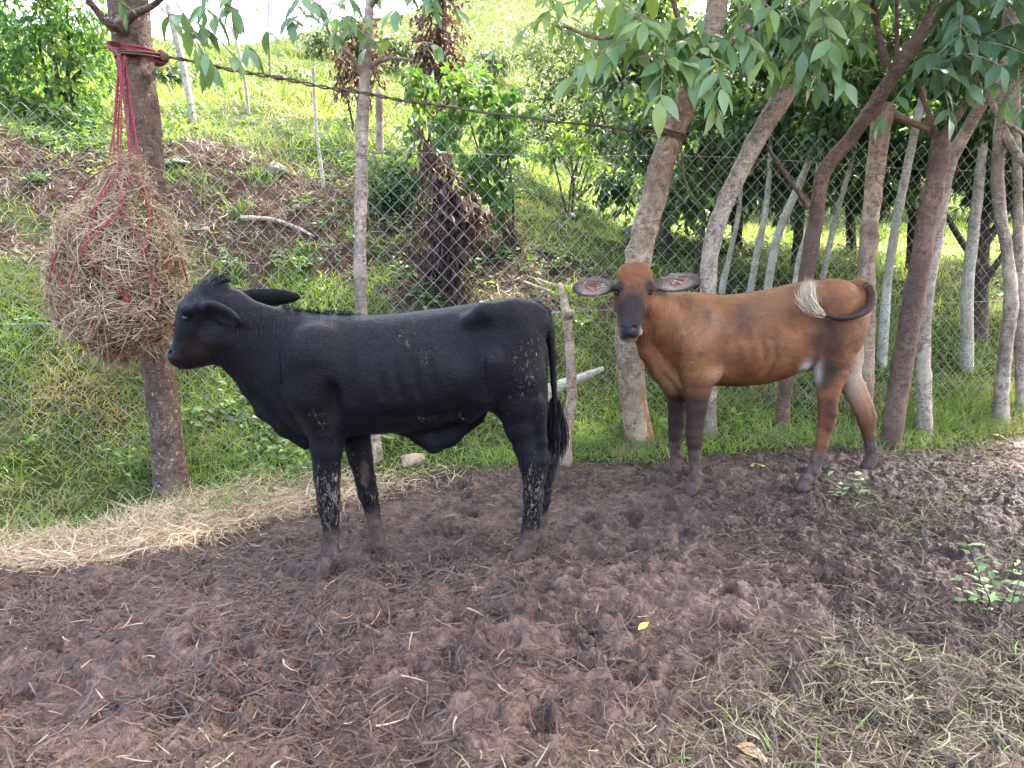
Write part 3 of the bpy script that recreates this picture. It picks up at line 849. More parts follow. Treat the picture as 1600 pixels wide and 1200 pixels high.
# limbs
def leg(f, pts, dy, lat=.88, k=.045, BB=None, tilt=None):
    Y = BB + dy
    f.chain([P(u, v, Y + (tilt or 0) * i) for i, (u, v, r) in enumerate(pts)], [W(r, Y) for _, _, r in pts], k, .018, (1, lat, 1))
def hoof(f, u, v, r, Y, fwd=-1):
    c = P(u, v, Y); rr = W(r, Y)
    for s_ in (-1, 1):
        f.chain([c + [0.0, s_ * rr * .42, rr * 1.1], c + [fwd * rr * .55, s_ * rr * .5, -.01]], [rr * .62, rr * .72], .008, .01, (1.1, .8, 1))
        f.ell(c + [-fwd * rr * 1.0, s_ * rr * .4, rr * 2.0], (.012, .012, .015), .015)
leg(fld, [(500, 560, 44), (505, 620, 34), (508, 650, 31), (510, 700, 25), (511, 748, 21), (513, 775, 18), (514, 792, 18), (516, 812, 13.5), (517, 835, 12.3), (516, 853, 14), (513, 872, 13.5), (509, 890, 14)], -.14, .85, .05, BY, .002)
hoof(fld, 509, 898, 16, BY - .16)
leg(fld, [(540, 620, 34), (553, 670, 26), (563, 715, 19), (571, 750, 16), (575, 772, 15.5), (581, 795, 12), (586, 818, 11.3), (589, 834, 12.5), (590, 848, 13)], .14, .85, .05, BY)
hoof(fld, 589, 850, 14, BY + .15)
leg(fld, [(803, 520, 48), (806, 585, 46), (808, 630, 36), (813, 668, 25), (822, 700, 18.5), (831, 724, 19.5), (834, 745, 18), (833, 775, 16), (831, 808, 14), (829, 832, 15.5), (824, 850, 14), (818, 862, 14)], -.10, .72, .06, BY, -.003)
fld.chain([B(842, 630, -.12), B(848, 690, -.125), B(849, 716, -.125), B(842, 738, -.125)], [.035, .018, .026, .025], .03, .02)   # hock point and tendon
hoof(fld, 817, 872, 15, BY - .13)
leg(fld, [(812, 560, 46), (820, 620, 36), (830, 665, 25), (840, 698, 18), (850, 722, 17), (851, 745, 15), (847, 780, 13), (843, 812, 12), (840, 834, 13), (835, 850, 13)], .11, .75, .06, BY)
fld.chain([B(850, 640, .12), B(862, 695, .12), B(864, 714, .12), B(858, 735, .12)], [.03, .016, .023, .022], .03, .02)
hoof(fld, 832, 856, 14, BY + .13)
# flesh over bone: shoulder, hip hook, pin bone, flank hollow, ribs, sheath, brisket
fld.ell(B(492, 575, -.13), (.11, .06, .16), .10)
fld.ell(B(480, 618, -.13), (.07, .06, .06), .08)
fld.chain([B(738, 500, -.165), B(757, 488, -.165), B(800, 486, -.14), B(838, 494, -.09)], [.03, .036, .03, .03], .07, .03)
fld.ell(B(757, 497, .160), (.05, .035, .04), .09)
fld.ell(B(842, 500, -.10), (.035, .03, .04), .05)
fld.ell(B(728, 532, -.272), (.085, .065, .11), .08, cut=True)
fld.ell(B(758, 590, -.232), (.020, .035, .11), .03, cut=True)
fld.chain([B(532, 515, -.24), B(541, 570, -.262), B(545, 625, -.258)], [.012, .016, .014], .045, .02, cut=True)
fld.chain([B(600, 655, -.24), B(660, 655, -.25), B(720, 630, -.24)], [.012, .015, .01], .04, .02, cut=True)
fld.chain([B(765, 565, -.20), B(752, 620, -.17), B(735, 650, -.13)], [.035, .04, .03], .06)
fld.chain([B(632, 668), B(658, 682), B(677, 693), B(700, 682), B(740, 650)], [.030, .036, .040, .046, .050], .05, .03, (1, .65, 1))
fld.chain([B(365, 575), B(388, 606), B(412, 642), B(445, 668), B(478, 690)], [.03, .034, .036, .04, .04], .04, .03, (1, .55, 1))
fld.ell(B(520, 640, -.23), (.03, .04, .10), .05, cut=True)              # fold behind the elbow
for i, u in enumerate((412, 424, 436, 447, 458)):
    fld.chain([B(u - 8, 540, -.135), B(u - 4, 600, -.15), B(u + 12, 650, -.13)], [.004, .007, .005], .016, .01, cut=True)
for i, u in enumerate((590, 618, 646, 672, 696)):
    fld.chain([B(u - 8, 525, -.252), B(u - 2, 570, -.268), B(u + 8, 620, -.262)], [.004, .006, .004], .03, .02, cut=True)   # between the ribs
# tail
fld.chain([B(836, 478), B(850, 488), B(858, 510), B(863, 555), B(865, 600), B(868, 640), B(869, 665)], [.035, .030, .024, .017, .014, .012, .009], .03, .012)
v, f = fld.mesh()
nrm_n = noise3(v[:, 0] * 9, v[:, 1] * 9, v[:, 2] * 9, 3)
v[:, 1] += 0.003 * nrm_n; v[:, 2] += 0.002 * noise3(v[:, 0] * 7, v[:, 1] * 7, v[:, 2] * 7, 4)
x, y, z = v.T
mud = 0.30 * sstep(.95, .35, z) + .10 * sstep(.62, .40, z) + 0.52 * gauss(v, B(828, 570, -.2), (.13, .2, .2)) + 0.6 * gauss(v, B(812, 468), (.09, .15, .05)) + .34 * gauss(v, B(625, 520, -.25), (.05, .2, .05)) + .34 * gauss(v, B(668, 560, -.25), (.05, .2, .06)) + .26 * gauss(v, B(640, 535, -.25), (.16, .2, .12)) + .4 * gauss(v, B(690, 660, -.2), (.25, .2, .05)) \
    + 0.26 * gauss(v, B(515, 770, -.15), (.09, .12, .16)) + .24 * gauss(v, B(833, 760, -.13), (.1, .15, .15)) + .45 * gauss(v, B(464, 548, -.15), (.025, .1, .03)) + .5 * gauss(v, B(332, 440), (.03, .06, .03)) + .3 * gauss(v, B(500, 650, -.2), (.1, .15, .1)) + .20
foot = np.maximum(sstep(.32, .07, z), .8 * gauss(v, B(570, 735, .12), (.03, .06, .10)))
wr = gauss(v, B(425, 580, -.1), (.14, .2, .25)) + .7 * gauss(v, B(350, 560), (.08, .2, .1))
warm = .8 * gauss(v, B(310, 540, -.05), (.07, .2, .05)) + .6 * gauss(v, B(280, 558), (.04, .2, .04)) + .15
bull = thing('bull_calf', 'black bull calf with mud-splashed legs standing side-on by the hay', 'bull calf', (B(650, 680)[0], BY, 0.0))
ba = {'mud': mud, 'foot': foot, 'wrinkle': np.clip(wr, 0, 1), 'warm': warm}
BLACK_HIDE = hide_mat('black_hide', 'black')
obj('body', mesh_np('bull_body', v, [f], ba), BLACK_HIDE, bull)
coat('bull_coat', bull, BLACK_HIDE, v, f, ba, 70000, (foot > .75) | (x < B(276, 550)[0]), flow_dir(.62), .008, .016, .0010)
for s_ in (-1, 1):
    e = B(290.5, 497, s_ * .083)
    obj('eye', mesh_np('bull_eye', *ball(e, (.016, .014, .013))), MAT_EYE, bull)
mb = MB()
strands(B(867, 628), B(870, 672), B(869, 714), 520, .011, .022, .0022, mb, wav=.012)
obj('tail_switch', mb.mesh('tail_switch'), MAT_BLACKHAIR, bull)
mb = MB()
for _ in range(60):
    r_ = B(R.uniform(325, 352), 437 + R.uniform(0, 5), R.normal(0, .03))
    strands(r_, r_ + [.012, 0, .010], r_ + [.04, R.normal(0, .02), R.uniform(-.01, .016)], 4, .006, .008, .0018, mb, wav=.004)
for _ in range(170):
    u = R.uniform(440, 560); r_ = B(u, np.interp(u, [440, 470, 500, 560], [475, 481, 483, 487]) + 8, R.normal(0, .012))
    strands(r_, r_ + [.006, 0, .010], r_ + [.022, R.normal(0, .01), R.uniform(.008, .018)], 3, .006, .006, .0014, mb, wav=.003)
obj('mane_hair', mb.mesh('mane_hair'), MAT_BLACKHAIR, bull)['kind'] = 'stuff'

# ---- the brown heifer, head turned to the viewer
CY = 4.88
def C(u, v, dy=0.0): return P(u, v, CY + dy)
k_ = CY / FPX
lo = C(880, 790); hi = C(1385, 405)
fld = Field((lo[0] - .02, CY - .62, -0.10), (hi[0] + .20, CY + .36, hi[2] + .06), 0.0072)
rows = []
for u, t, b, hw in [(1358, 470, 490, .02), (1353, 455, 515, .07), (1344, 446, 543, .115), (1325, 440, 562, .165), (1300, 436, 572, .195), (1275, 435, 572, .205), (1240, 439, 588, .225), (1200, 447, 600, .243), (1160, 454, 604, .24), (1120, 457, 604, .222),
                    (1090, 457, 608, .195), (1062, 458, 616, .16), (1040, 462, 608, .125), (1022, 470, 588, .09), (1010, 490, 560, .05)]:
    t, b = t + 4, b - 2
    rows.append((C(u, (t + b) / 2)[0], C(u, t)[2], C(u, b)[2], hw))
fld.torso(rows, CY, 0.05)
# neck swings towards the camera
fld.chain([C(1075, 525, 0), C(1045, 515, -.06), C(1020, 495, -.14), C(1003, 470, -.22)], [.24, .195, .15, .10], .06, .05, (.9, .72, 1.05))
fld.chain([C(1000, 520, -.20), C(1008, 550, -.17), C(1027, 582, -.13), C(1050, 606, -.07), C(1075, 614, 0)], [.05, .045, .05, .06, .06], .05, .03, (.8, .9, 1))
# head
HD = -.30
def Hd(u, v, dy=0.0): return P(u, v, CY + HD + dy)
fld.chain([Hd(992, 437, .07), Hd(990, 455, .03), Hd(986, 480, -.02), Hd(983, 502, -.06), Hd(981, 516, -.075)], [.104, .102, .080, .065, .058], .045, .03, (1.02, .92, 1))
fld.chain([Hd(996, 470, .14), Hd(990, 500, .06), Hd(984, 522, -.02)], [.092, .062, .040], .045, .03, (.85, 1, 1))
fld.ell(Hd(982, 517, -.085), (.066, .040, .042), .025)
fld.ell(Hd(981, 508, -.105), (.046, .025, .030), .015)
fld.ell(Hd(982, 529, -.055), (.050, .035, .018), .018)
fld.ell(Hd(991, 427, .06), (.090, .075, .058), .04)
for s_ in (-1, 1):
    fld.ell(Hd(989 + s_ * 25, 449, .005), (.030, .035, .026), .022)
    fld.ell(Hd(989 + s_ * 27.5, 457.5, -.018), (.016, .018, .012), .012, cut=True)
    fld.ell(Hd(981 + s_ * 10, 512, -.130), (.012, .016, .009), .008, cut=True)
    fld.ell(Hd(984 + s_ * 14.5, 518, -.06), (.018, .03, .022), .02)
    fld.ell(Hd(989 + s_ * 24, 475, .05), (.025, .05, .06), .035)
fld.chain([Hd(964, 524, -.06), Hd(972, 526, -.10), Hd(982, 526, -.118), Hd(992, 526, -.10), Hd(1001, 523, -.06)], [.004] * 5, .006, .004, cut=True)
earL = ear(fld, Hd(960, 447, .06), Hd(898, 450, .03), (.1, -.95, -.15), .058, .022, .02, fat=.54)
earR = ear(fld, Hd(1019, 447, .06), Hd(1090, 436, .03), (-.1, -.95, -.12), .055, .022, .02, fat=.54)
# limbs
leg(fld, [(1088, 545, 34), (1090, 585, 27), (1089, 610, 21), (1088, 636, 16.5), (1086, 662, 13.5), (1085, 678, 13.2), (1085, 690, 12), (1085, 708, 9.8), (1086, 730, 9.0), (1087, 745, 10.2), (1086, 757, 10.5)], -.17, .85, .05, CY, -.003)
hoof(fld, 1085, 764, 11.5, CY - .2)
leg(fld, [(1070, 570, 26), (1062, 605, 19), (1058, 632, 14.5), (1057, 655, 12.5), (1056, 678, 11.5), (1056, 690, 10), (1056, 706, 8.6), (1056, 720, 9.5), (1055, 730, 10)], .13, .85, .05, CY)
hoof(fld, 1054, 733, 10.5, CY + .13)
leg(fld, [(1303, 480, 42), (1303, 525, 40), (1300, 558, 32), (1297, 588, 23), (1293, 615, 16), (1292, 640, 13.5), (1292, 656, 13.5), (1288, 675, 10.8), (1284, 695, 9.5), (1277, 718, 9.3), (1271, 735, 10.5), (1265, 748, 10.8)], -.10, .72, .06, CY, -.008)
fld.chain([C(1312, 585, -.16), C(1303, 625, -.18), C(1301, 645, -.18), C(1296, 665, -.18)], [.035, .020, .026, .022], .03, .02)
hoof(fld, 1259, 759, 12, CY - .2)
leg(fld, [(1310, 510, 36), (1318, 560, 30), (1325, 588, 20), (1335, 612, 15.5), (1346, 638, 13), (1353, 658, 12.5), (1358, 680, 10), (1361, 700, 9), (1362, 714, 9.8), (1361, 722, 10)], .13, .75, .06, CY, .006)
fld.chain([C(1345, 600, .15), C(1361, 636, .16), C(1364, 650, .16), C(1360, 668, .17)], [.025, .016, .022, .02], .03, .02)
hoof(fld, 1360, 726, 10.5, CY + .19)
fld.ell(C(1098, 530, -.125), (.10, .06, .16), .10)
fld.ell(C(1112, 585, -.185), (.045, .04, .05), .05)
fld.ell(C(1268, 466, -.145), (.05, .035, .04), .09)
fld.ell(C(1342, 470, -.09), (.035, .03, .04), .05)
fld.ell(C(1250, 494, -.245), (.07, .06, .09), .06, cut=True)
for i, u in enumerate((1150, 1170, 1190, 1210)):
    fld.chain([C(u - 5, 495, -.232), C(u - 1, 530, -.248), C(u + 5, 565, -.242)], [.004, .006, .004], .03, .02, cut=True)
fld.chain([C(1121, 490, -.215), C(1127, 530, -.238), C(1128, 570, -.235)], [.010, .014, .010], .045, .02, cut=True)
fld.chain([C(1276, 520, -.19), C(1268, 550, -.17), C(1255, 568, -.14)], [.035, .035, .025], .05)
fld.chain([C(1015, 545, -.16), C(1038, 575, -.16), C(1062, 600, -.14), C(1070, 618, -.12)], [.018, .02, .018, .012], .03, .02)   # brisket fold
fld.chain([C(1030, 550, -.20), C(1050, 585, -.19), C(1066, 600, -.17)], [.006, .012, .006], .025, .02, cut=True)
# tail swung forward along the flank
tl = [C(1330, 446, -.02), C(1346, 445, -.05), C(1358, 452, -.10), C(1363, 467, -.16), C(1356, 482, -.21), C(1340, 492, -.245), C(1318, 497, -.265), C(1297, 494, -.28), C(1280, 486, -.288)]
tq, tr = resample(tl, [.033, .031, .028, .025, .022, .0185, .0155, .013, .010], .03)
fld.chain(tq, tr, .012, .012)
v, f = fld.mesh()
v[:, 1] += 0.003 * noise3(v[:, 0] * 9, v[:, 1] * 9, v[:, 2] * 9, 5); v[:, 2] += 0.002 * noise3(v[:, 0] * 7, v[:, 1] * 7, v[:, 2] * 7, 6)
x, y, z = v.T
hx, hz_ = Hd(985, 470)[0], Hd(985, 470)[2]
face = np.exp(-((x - Hd(984, 490)[0]) / .085) ** 2) * sstep(Hd(985, 438)[2], Hd(985, 482)[2], z) * sstep(CY + HD + .07, CY + HD - .02, y) * (z > Hd(985, 540)[2])
face = np.clip(face * 1.6, 0, 1)
for s_ in (-1, 1): face = np.maximum(face, np.clip(1.5 * gauss(v, Hd(989 + s_ * 24, 449, -.02), (.035, .06, .045)), 0, 1))
earm = np.maximum(((x < Hd(955, 450)[0]) & (z > Hd(950, 475)[2])).astype(float), ((x > Hd(1024, 450)[0]) & (x < Hd(1096, 450)[0]) & (y < CY + HD + .16) & (z > Hd(1024, 463)[2])).astype(float) * ((y < CY - .12)))
near_f = sstep(.06, .02, np.abs(y - (CY - .18)) - .10)
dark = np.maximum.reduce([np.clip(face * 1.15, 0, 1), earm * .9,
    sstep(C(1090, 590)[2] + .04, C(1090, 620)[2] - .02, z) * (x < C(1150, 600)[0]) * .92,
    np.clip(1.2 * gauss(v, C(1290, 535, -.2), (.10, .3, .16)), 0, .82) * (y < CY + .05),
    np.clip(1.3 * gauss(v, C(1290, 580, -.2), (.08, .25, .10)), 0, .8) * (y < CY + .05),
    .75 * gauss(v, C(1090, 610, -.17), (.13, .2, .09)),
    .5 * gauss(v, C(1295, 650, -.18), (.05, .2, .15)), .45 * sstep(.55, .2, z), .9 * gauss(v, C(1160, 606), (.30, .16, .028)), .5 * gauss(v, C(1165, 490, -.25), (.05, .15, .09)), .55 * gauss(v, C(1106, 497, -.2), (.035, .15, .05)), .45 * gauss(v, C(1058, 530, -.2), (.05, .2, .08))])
tail_d = np.min(np.linalg.norm(v[:, None, :].astype(np.float32) - tq[None, 2:, :].astype(np.float32), axis=2), axis=1)
dark = np.maximum(dark, .88 * (tail_d < .033) * (y < CY - .085))
inner = np.zeros(len(v))
for (e_rot, e_c), (wid) in ((earL, .063), (earR, .060)):
    q = (v - e_c) @ e_rot.T
    inner = np.maximum(inner, np.exp(-(q[:, 0] / .078) ** 2 - (q[:, 1] / .040) ** 2) * (np.abs(q[:, 2]) < .05) * (earm > 0))
pink = np.clip(inner * 1.3 - .45, 0, .6)
white = np.maximum.reduce([np.clip(inner * 1.3, 0, .55) * (pink < .5), 0.9 * np.clip(1.7 * gauss(v, Hd(966, 519, -.05), (.020, .05, .035)), 0, 1), .9 * np.clip(1.7 * gauss(v, Hd(1000, 519, -.05), (.020, .05, .035)), 0, 1), .8 * np.clip(1.4 * gauss(v, Hd(982, 532, -.08), (.05, .06, .012)), 0, 1),
    np.clip(1.2 * gauss(v, C(1330, 575, .13), (.05, .09, .16)), 0, .6) * (y > CY + .01), np.clip(1.5 * gauss(v, C(1254, 574, -.12), (.035, .12, .06)), 0, .95), np.clip(1.5 * gauss(v, C(1272, 580, -.10), (.022, .09, .09)), 0, .9)])
nose = np.clip(2.2 * gauss(v, Hd(981, 514, -.12), (.046, .035, .040)) - .5, 0, 1)
white = white * (1 - nose)
pale = np.maximum.reduce([np.clip(1.4 * gauss(v, C(1330, 600, .12), (.12, .14, .24)), 0, 1) * (y > CY + .01), .7 * gauss(v, C(1112, 585, -.2), (.06, .2, .06)), .6 * gauss(v, C(1040, 600, -.1), (.08, .2, .08)), .45 * gauss(v, C(1110, 500, -.2), (.09, .2, .14)), .3 * gauss(v, C(1200, 470, -.2), (.3, .2, .12))])
foot = sstep(.40, .06, z)
mud = .10 + .3 * sstep(.6, .15, z) + .12 * gauss(v, C(1300, 560, -.2), (.1, .2, .1))
wr = np.clip(1.3 * gauss(v, C(1035, 510, -.2), (.11, .3, .2)), 0, 1)
cow = thing('heifer', 'reddish brown heifer with dark face looking at the viewer', 'heifer', (C(1190, 600)[0], CY, 0.0))
ca = {'mud': mud, 'foot': foot, 'wrinkle': wr, 'dark': dark, 'white': white, 'pink': pink, 'nose': nose, 'pale': pale}
BROWN_HIDE = hide_mat('brown_hide', 'brown')
obj('body', mesh_np('heifer_body', v, [f], ca), BROWN_HIDE, cow)
coat('heifer_coat', cow, BROWN_HIDE, v, f, ca, 75000, (foot > .75) | (nose > .3), flow_dir(.60), .008, .016, .0011)
for s_ in (-1, 1):
    obj('eye', mesh_np('heifer_eye', *ball(Hd(989 + s_ * 26.0, 457.5, -.008), (.017, .019, .012))), MAT_EYE, cow)
mb = MB()
strands(C(1287, 491, -.287), C(1266, 476, -.30), C(1264, 438, -.30), 300, .008, .020, .0019, mb, wav=.012)
strands(C(1285, 490, -.287), C(1264, 474, -.30), C(1252, 452, -.30), 110, .008, .016, .0019, mb, wav=.012)
obj('tail_tuft', mb.mesh('tail_tuft'), MAT_CREAMHAIR, cow)['label'] = 'cream white hair tuft at the tip of the tail'
mb = MB()
for sd_, (e_rot, e_c) in ((-1, earL), (1, earR)):
    for _ in range(20):
        p = e_c + e_rot[0] * R.normal(-.02, .05) + e_rot[1] * R.normal(0, .022)
        strands(p + e_rot[2] * .004, p + e_rot[2] * .012 + e_rot[0] * .01, p + e_rot[2] * .014 + e_rot[0] * .035 + e_rot[1] * R.normal(0, .015), 2, .004, .006, .0012, mb, wav=.003)
obj('ear_hair', mb.mesh('ear_hair'), MAT_CREAMHAIR, cow)['kind'] = 'stuff'
# ------------------------------------------------------------------ trees, posts, shrubs
BARK_DARK = bark_mat('bark_dark_lichen', (0.040, 0.026, 0.020), (0.116, 0.075, 0.055), (0.196, 0.135, 0.097), lichen=0.42, lich_col=(0.34, 0.33, 0.31))
BARK_TAN = bark_mat('bark_tan', (0.149, 0.096, 0.065), (0.333, 0.232, 0.158), (0.577, 0.440, 0.309), lichen=0.25, lich_col=(0.42, 0.40, 0.36), peel=(0.42, 0.19, 0.09))
BARK_GREY = bark_mat('bark_grey', (0.140, 0.106, 0.078), (0.333, 0.259, 0.196), (0.594, 0.476, 0.362), lichen=0.35, lich_col=(0.42, 0.41, 0.39), peel=(0.38, 0.20, 0.11))
BARK_BROWN = bark_mat('bark_brown', (0.083, 0.049, 0.036), (0.151, 0.094, 0.068), (0.241, 0.158, 0.113), lichen=0.05, peel=(0.2, 0.12, 0.08))
BARK_PALE = bark_mat('bark_pale', (0.257, 0.221, 0.164), (0.497, 0.435, 0.328), (0.600, 0.600, 0.508), lichen=0.3, lich_col=(0.09, 0.08, 0.07))
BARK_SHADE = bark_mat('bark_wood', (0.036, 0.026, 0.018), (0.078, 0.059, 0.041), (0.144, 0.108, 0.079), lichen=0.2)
LEAF_BIG = leaf_mat('leaf_large', [(0.0, (0.055, 0.105, 0.045)), (0.5, (0.115, 0.190, 0.075)), (0.85, (0.20, 0.275, 0.090)), (0.95, (0.20, 0.25, 0.05)), (1.0, (0.50, 0.32, 0.06))], 0.38, 0.34, 0.5)
LEAF_BLUE = leaf_mat('leaf_cool', [(0.0, (0.045, 0.095, 0.050)), (1.0, (0.115, 0.190, 0.085))], 0.40, 0.36, 0.5)
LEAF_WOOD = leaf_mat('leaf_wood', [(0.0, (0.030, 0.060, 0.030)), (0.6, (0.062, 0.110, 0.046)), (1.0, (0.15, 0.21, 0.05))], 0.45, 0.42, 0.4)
LEAF_LIGHT = leaf_mat('leaf_light', [(0.0, (0.040, 0.095, 0.025)), (0.6, (0.085, 0.17, 0.04)), (1.0, (0.17, 0.25, 0.04))], 0.42, 0.42, 0.4)
LEAF_OLIVE = leaf_mat('leaf_olive', [(0.0, (0.04, 0.055, 0.035)), (0.6, (0.075, 0.10, 0.055)), (1.0, (0.13, 0.16, 0.06))], 0.32, 0.5, 0.35)
LEAF_DEAD = leaf_mat('leaf_dead', [(0.0, (0.028, 0.015, 0.013)), (0.5, (0.075, 0.039, 0.034)), (1.0, (0.17, 0.092, 0.075))], 0.2, 0.6, 0.3, 1.0)

def ground_at(p):
    return float(H(np.array([p[0]]), np.array([p[1]]))[0])
def trunk_mesh(name, pts, rad, seed=0, sides=18, step=0.035, rough=0.10, peel=None, knots=3):
    q, r = resample(pts, rad, step)
    n = len(q)
    tan, a, b = frames(q)
    th = np.linspace(0, 2 * np.pi, sides, endpoint=False)
    ring = np.cos(th)[None, :, None] * a[:, None, :] + np.sin(th)[None, :, None] * b[:, None, :]
    c = q[:, None, :] + ring * r[:, None, None]
    d = 1 + rough * noise3(c[..., 0] * 14, c[..., 1] * 14, c[..., 2] * 9, seed) + rough * .5 * noise3(c[..., 0] * 40, c[..., 1] * 40, c[..., 2] * 55, seed + 1)
    d += 0.08 * noise3(np.cos(th)[None] * 1.2 + seed, np.sin(th)[None] * 1.2, c[..., 2] * 2.0, seed + 2)
    rg = np.random.default_rng(seed + 5)
    L = np.arange(n) * step
    for _ in range(knots):
        k0, t0 = rg.uniform(0.1, .95) * L[-1], rg.uniform(0, 6.28)
        dt = (th[None] - t0 + np.pi) % (2 * np.pi) - np.pi
        d += rg.uniform(.12, .3) * np.exp(-((L[:, None] - k0) / (.05)) ** 2 - (dt / .5) ** 2)
    s0 = np.exp(-L / 0.14)
    d += (s0 * 0.40)[:, None] * (1 + .5 * np.sin(th * 4 + seed))[None]          # root flare
    v = (q[:, None, :] + ring * (r[:, None] * d)[..., None]).reshape(-1, 3)
    t = np.zeros((n, sides))
    if peel is not None:
        t0, w, l0, l1 = peel
        dt = (th[None] - t0 + np.pi) % (2 * np.pi) - np.pi
        t = sstep(w, w * .7, np.abs(dt + .35 * noise2(L[:, None] * 3, 0 * th[None], seed + 8)) + .2 * noise2(L[:, None] * 25, th[None] * 6, seed + 7)) * sstep(l0, l0 + .1, L)[:, None] * sstep(l1, l1 - .1, L)[:, None]
        v = v - (ring * (t * r[:, None] * .10)[..., None]).reshape(-1, 3)
    i = np.arange(n - 1)[:, None] * sides; j = np.arange(sides)[None]; k = (j + 1) % sides
    fs = [np.stack([i + j, i + k, i + sides + k, i + sides + j], -1).reshape(-1, 4)]
    v = np.concatenate([v, q[-1:] + tan[-1:] * r[-1] * .3])
    o = (n - 1) * sides; j = np.arange(sides)
    fs.append(np.stack([o + j, o + (j + 1) % sides, np.full(sides, n * sides)], 1))
    return mesh_np(name, v, fs, {'tint': np.concatenate([t.ravel(), [0]])})
def crown_mesh(name, clumps, n, size, droop=0.4, flat=0.5, tint0=0.45, tvar=0.22, surf=0.55, aspect=0.45):
    """clumps: (centre, (rx, ry, rz)); leaves spread through the volume of each clump in sprays"""
    mbc = MB()
    cl = [(np.asarray(c, float), np.asarray(r if hasattr(r, '__len__') else (r, r, r * .8), float)) for c, r in clumps]
    w = np.array([r[0] * r[1] + r[0] * r[2] for _, r in cl]); w /= w.sum()
    for (c, r), wi in zip(cl, w):
        k = max(8, int(n * wi))
        ns = max(3, k // 9)                                     # sprays of about nine leaves
        dv = rdir(ns); rad = R.random(ns) ** surf
        sp = c + dv * r * rad[:, None] * (1 + .25 * noise3(dv[:, 0] * 2.5 + c[0], dv[:, 1] * 2.5, dv[:, 2] * 2.5 + c[2], 9))[:, None]
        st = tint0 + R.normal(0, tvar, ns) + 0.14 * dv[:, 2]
        sa = unit(dv + rdir(ns) * .8 + [0, 0, -droop * .5])
        id_ = R.integers(0, ns, k)
        pos = sp[id_] + sa[id_] * (R.uniform(-.5, .5, k) * size * 3.2)[:, None] + rdir(k) * (size * .5)
        ax = unit(sa[id_] * .6 + rdir(k) * .8 + [0, 0, -droop])
        nr = unit(rdir(k) * (1 - flat) + [0, -.15, flat])
        sz = size * R.uniform(.6, 1.25, k)
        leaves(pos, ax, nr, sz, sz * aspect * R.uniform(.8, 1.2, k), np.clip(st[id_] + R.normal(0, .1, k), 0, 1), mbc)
    return mbc.mesh(name, smooth=False)
def px_path(pts, base=True):
    """[(u, v, Y, half width px)] -> points and radii, foot pushed into the ground"""
    q = [P(u, v, Y) for u, v, Y, r in pts]; rad = [W(r, Y) * .92 for u, v, Y, r in pts]
    if base:
        g = ground_at(q[0])
        q[0][2] = g - 0.02
        q.insert(0, q[0] - [0, 0, .12]); rad.insert(0, rad[0])
    return np.array(q), np.array(rad)
def clumps_px(lst):
    return [(P(u, v, Y), (W(rx, Y), W(ry_, Y) if ry_ else W(rx, Y), W(rz, Y))) for u, v, Y, rx, rz, ry_ in lst]
leaf_cache = {}
def leaflet(var, mat, tint):
    key = (var, mat.name, tint)
    if key in leaf_cache: return leaf_cache[key]
    n = 6
    t = np.linspace(0, 1, n)
    w = [0.015, .13, .180, .155, .085, .003] if var % 2 == 0 else [.015, .155, .205, .175, .10, .003]
    dr = [.10, .22, .34][var % 3]; fo = [.22, .35, .12][var % 3]
    v = []
    for ti, wi in zip(t, w):
        z = -dr * ti ** 2; x = ti
        v += [(x, -wi, z + wi * fo + .02 * math.sin(9 * ti + var)), (x, 0, z), (x, wi, z + wi * fo - .02 * math.sin(8 * ti + var))]
    i = np.arange(n - 1)[:, None] * 3
    f = np.concatenate([np.concatenate([i, i + 1, i + 4, i + 3], 1), np.concatenate([i + 1, i + 2, i + 5, i + 4], 1)])
    me = mesh_np('leaf', v, [f], {'tint': np.full(len(v), tint)})
    me.materials.append(mat)
    leaf_cache[key] = me
    return me
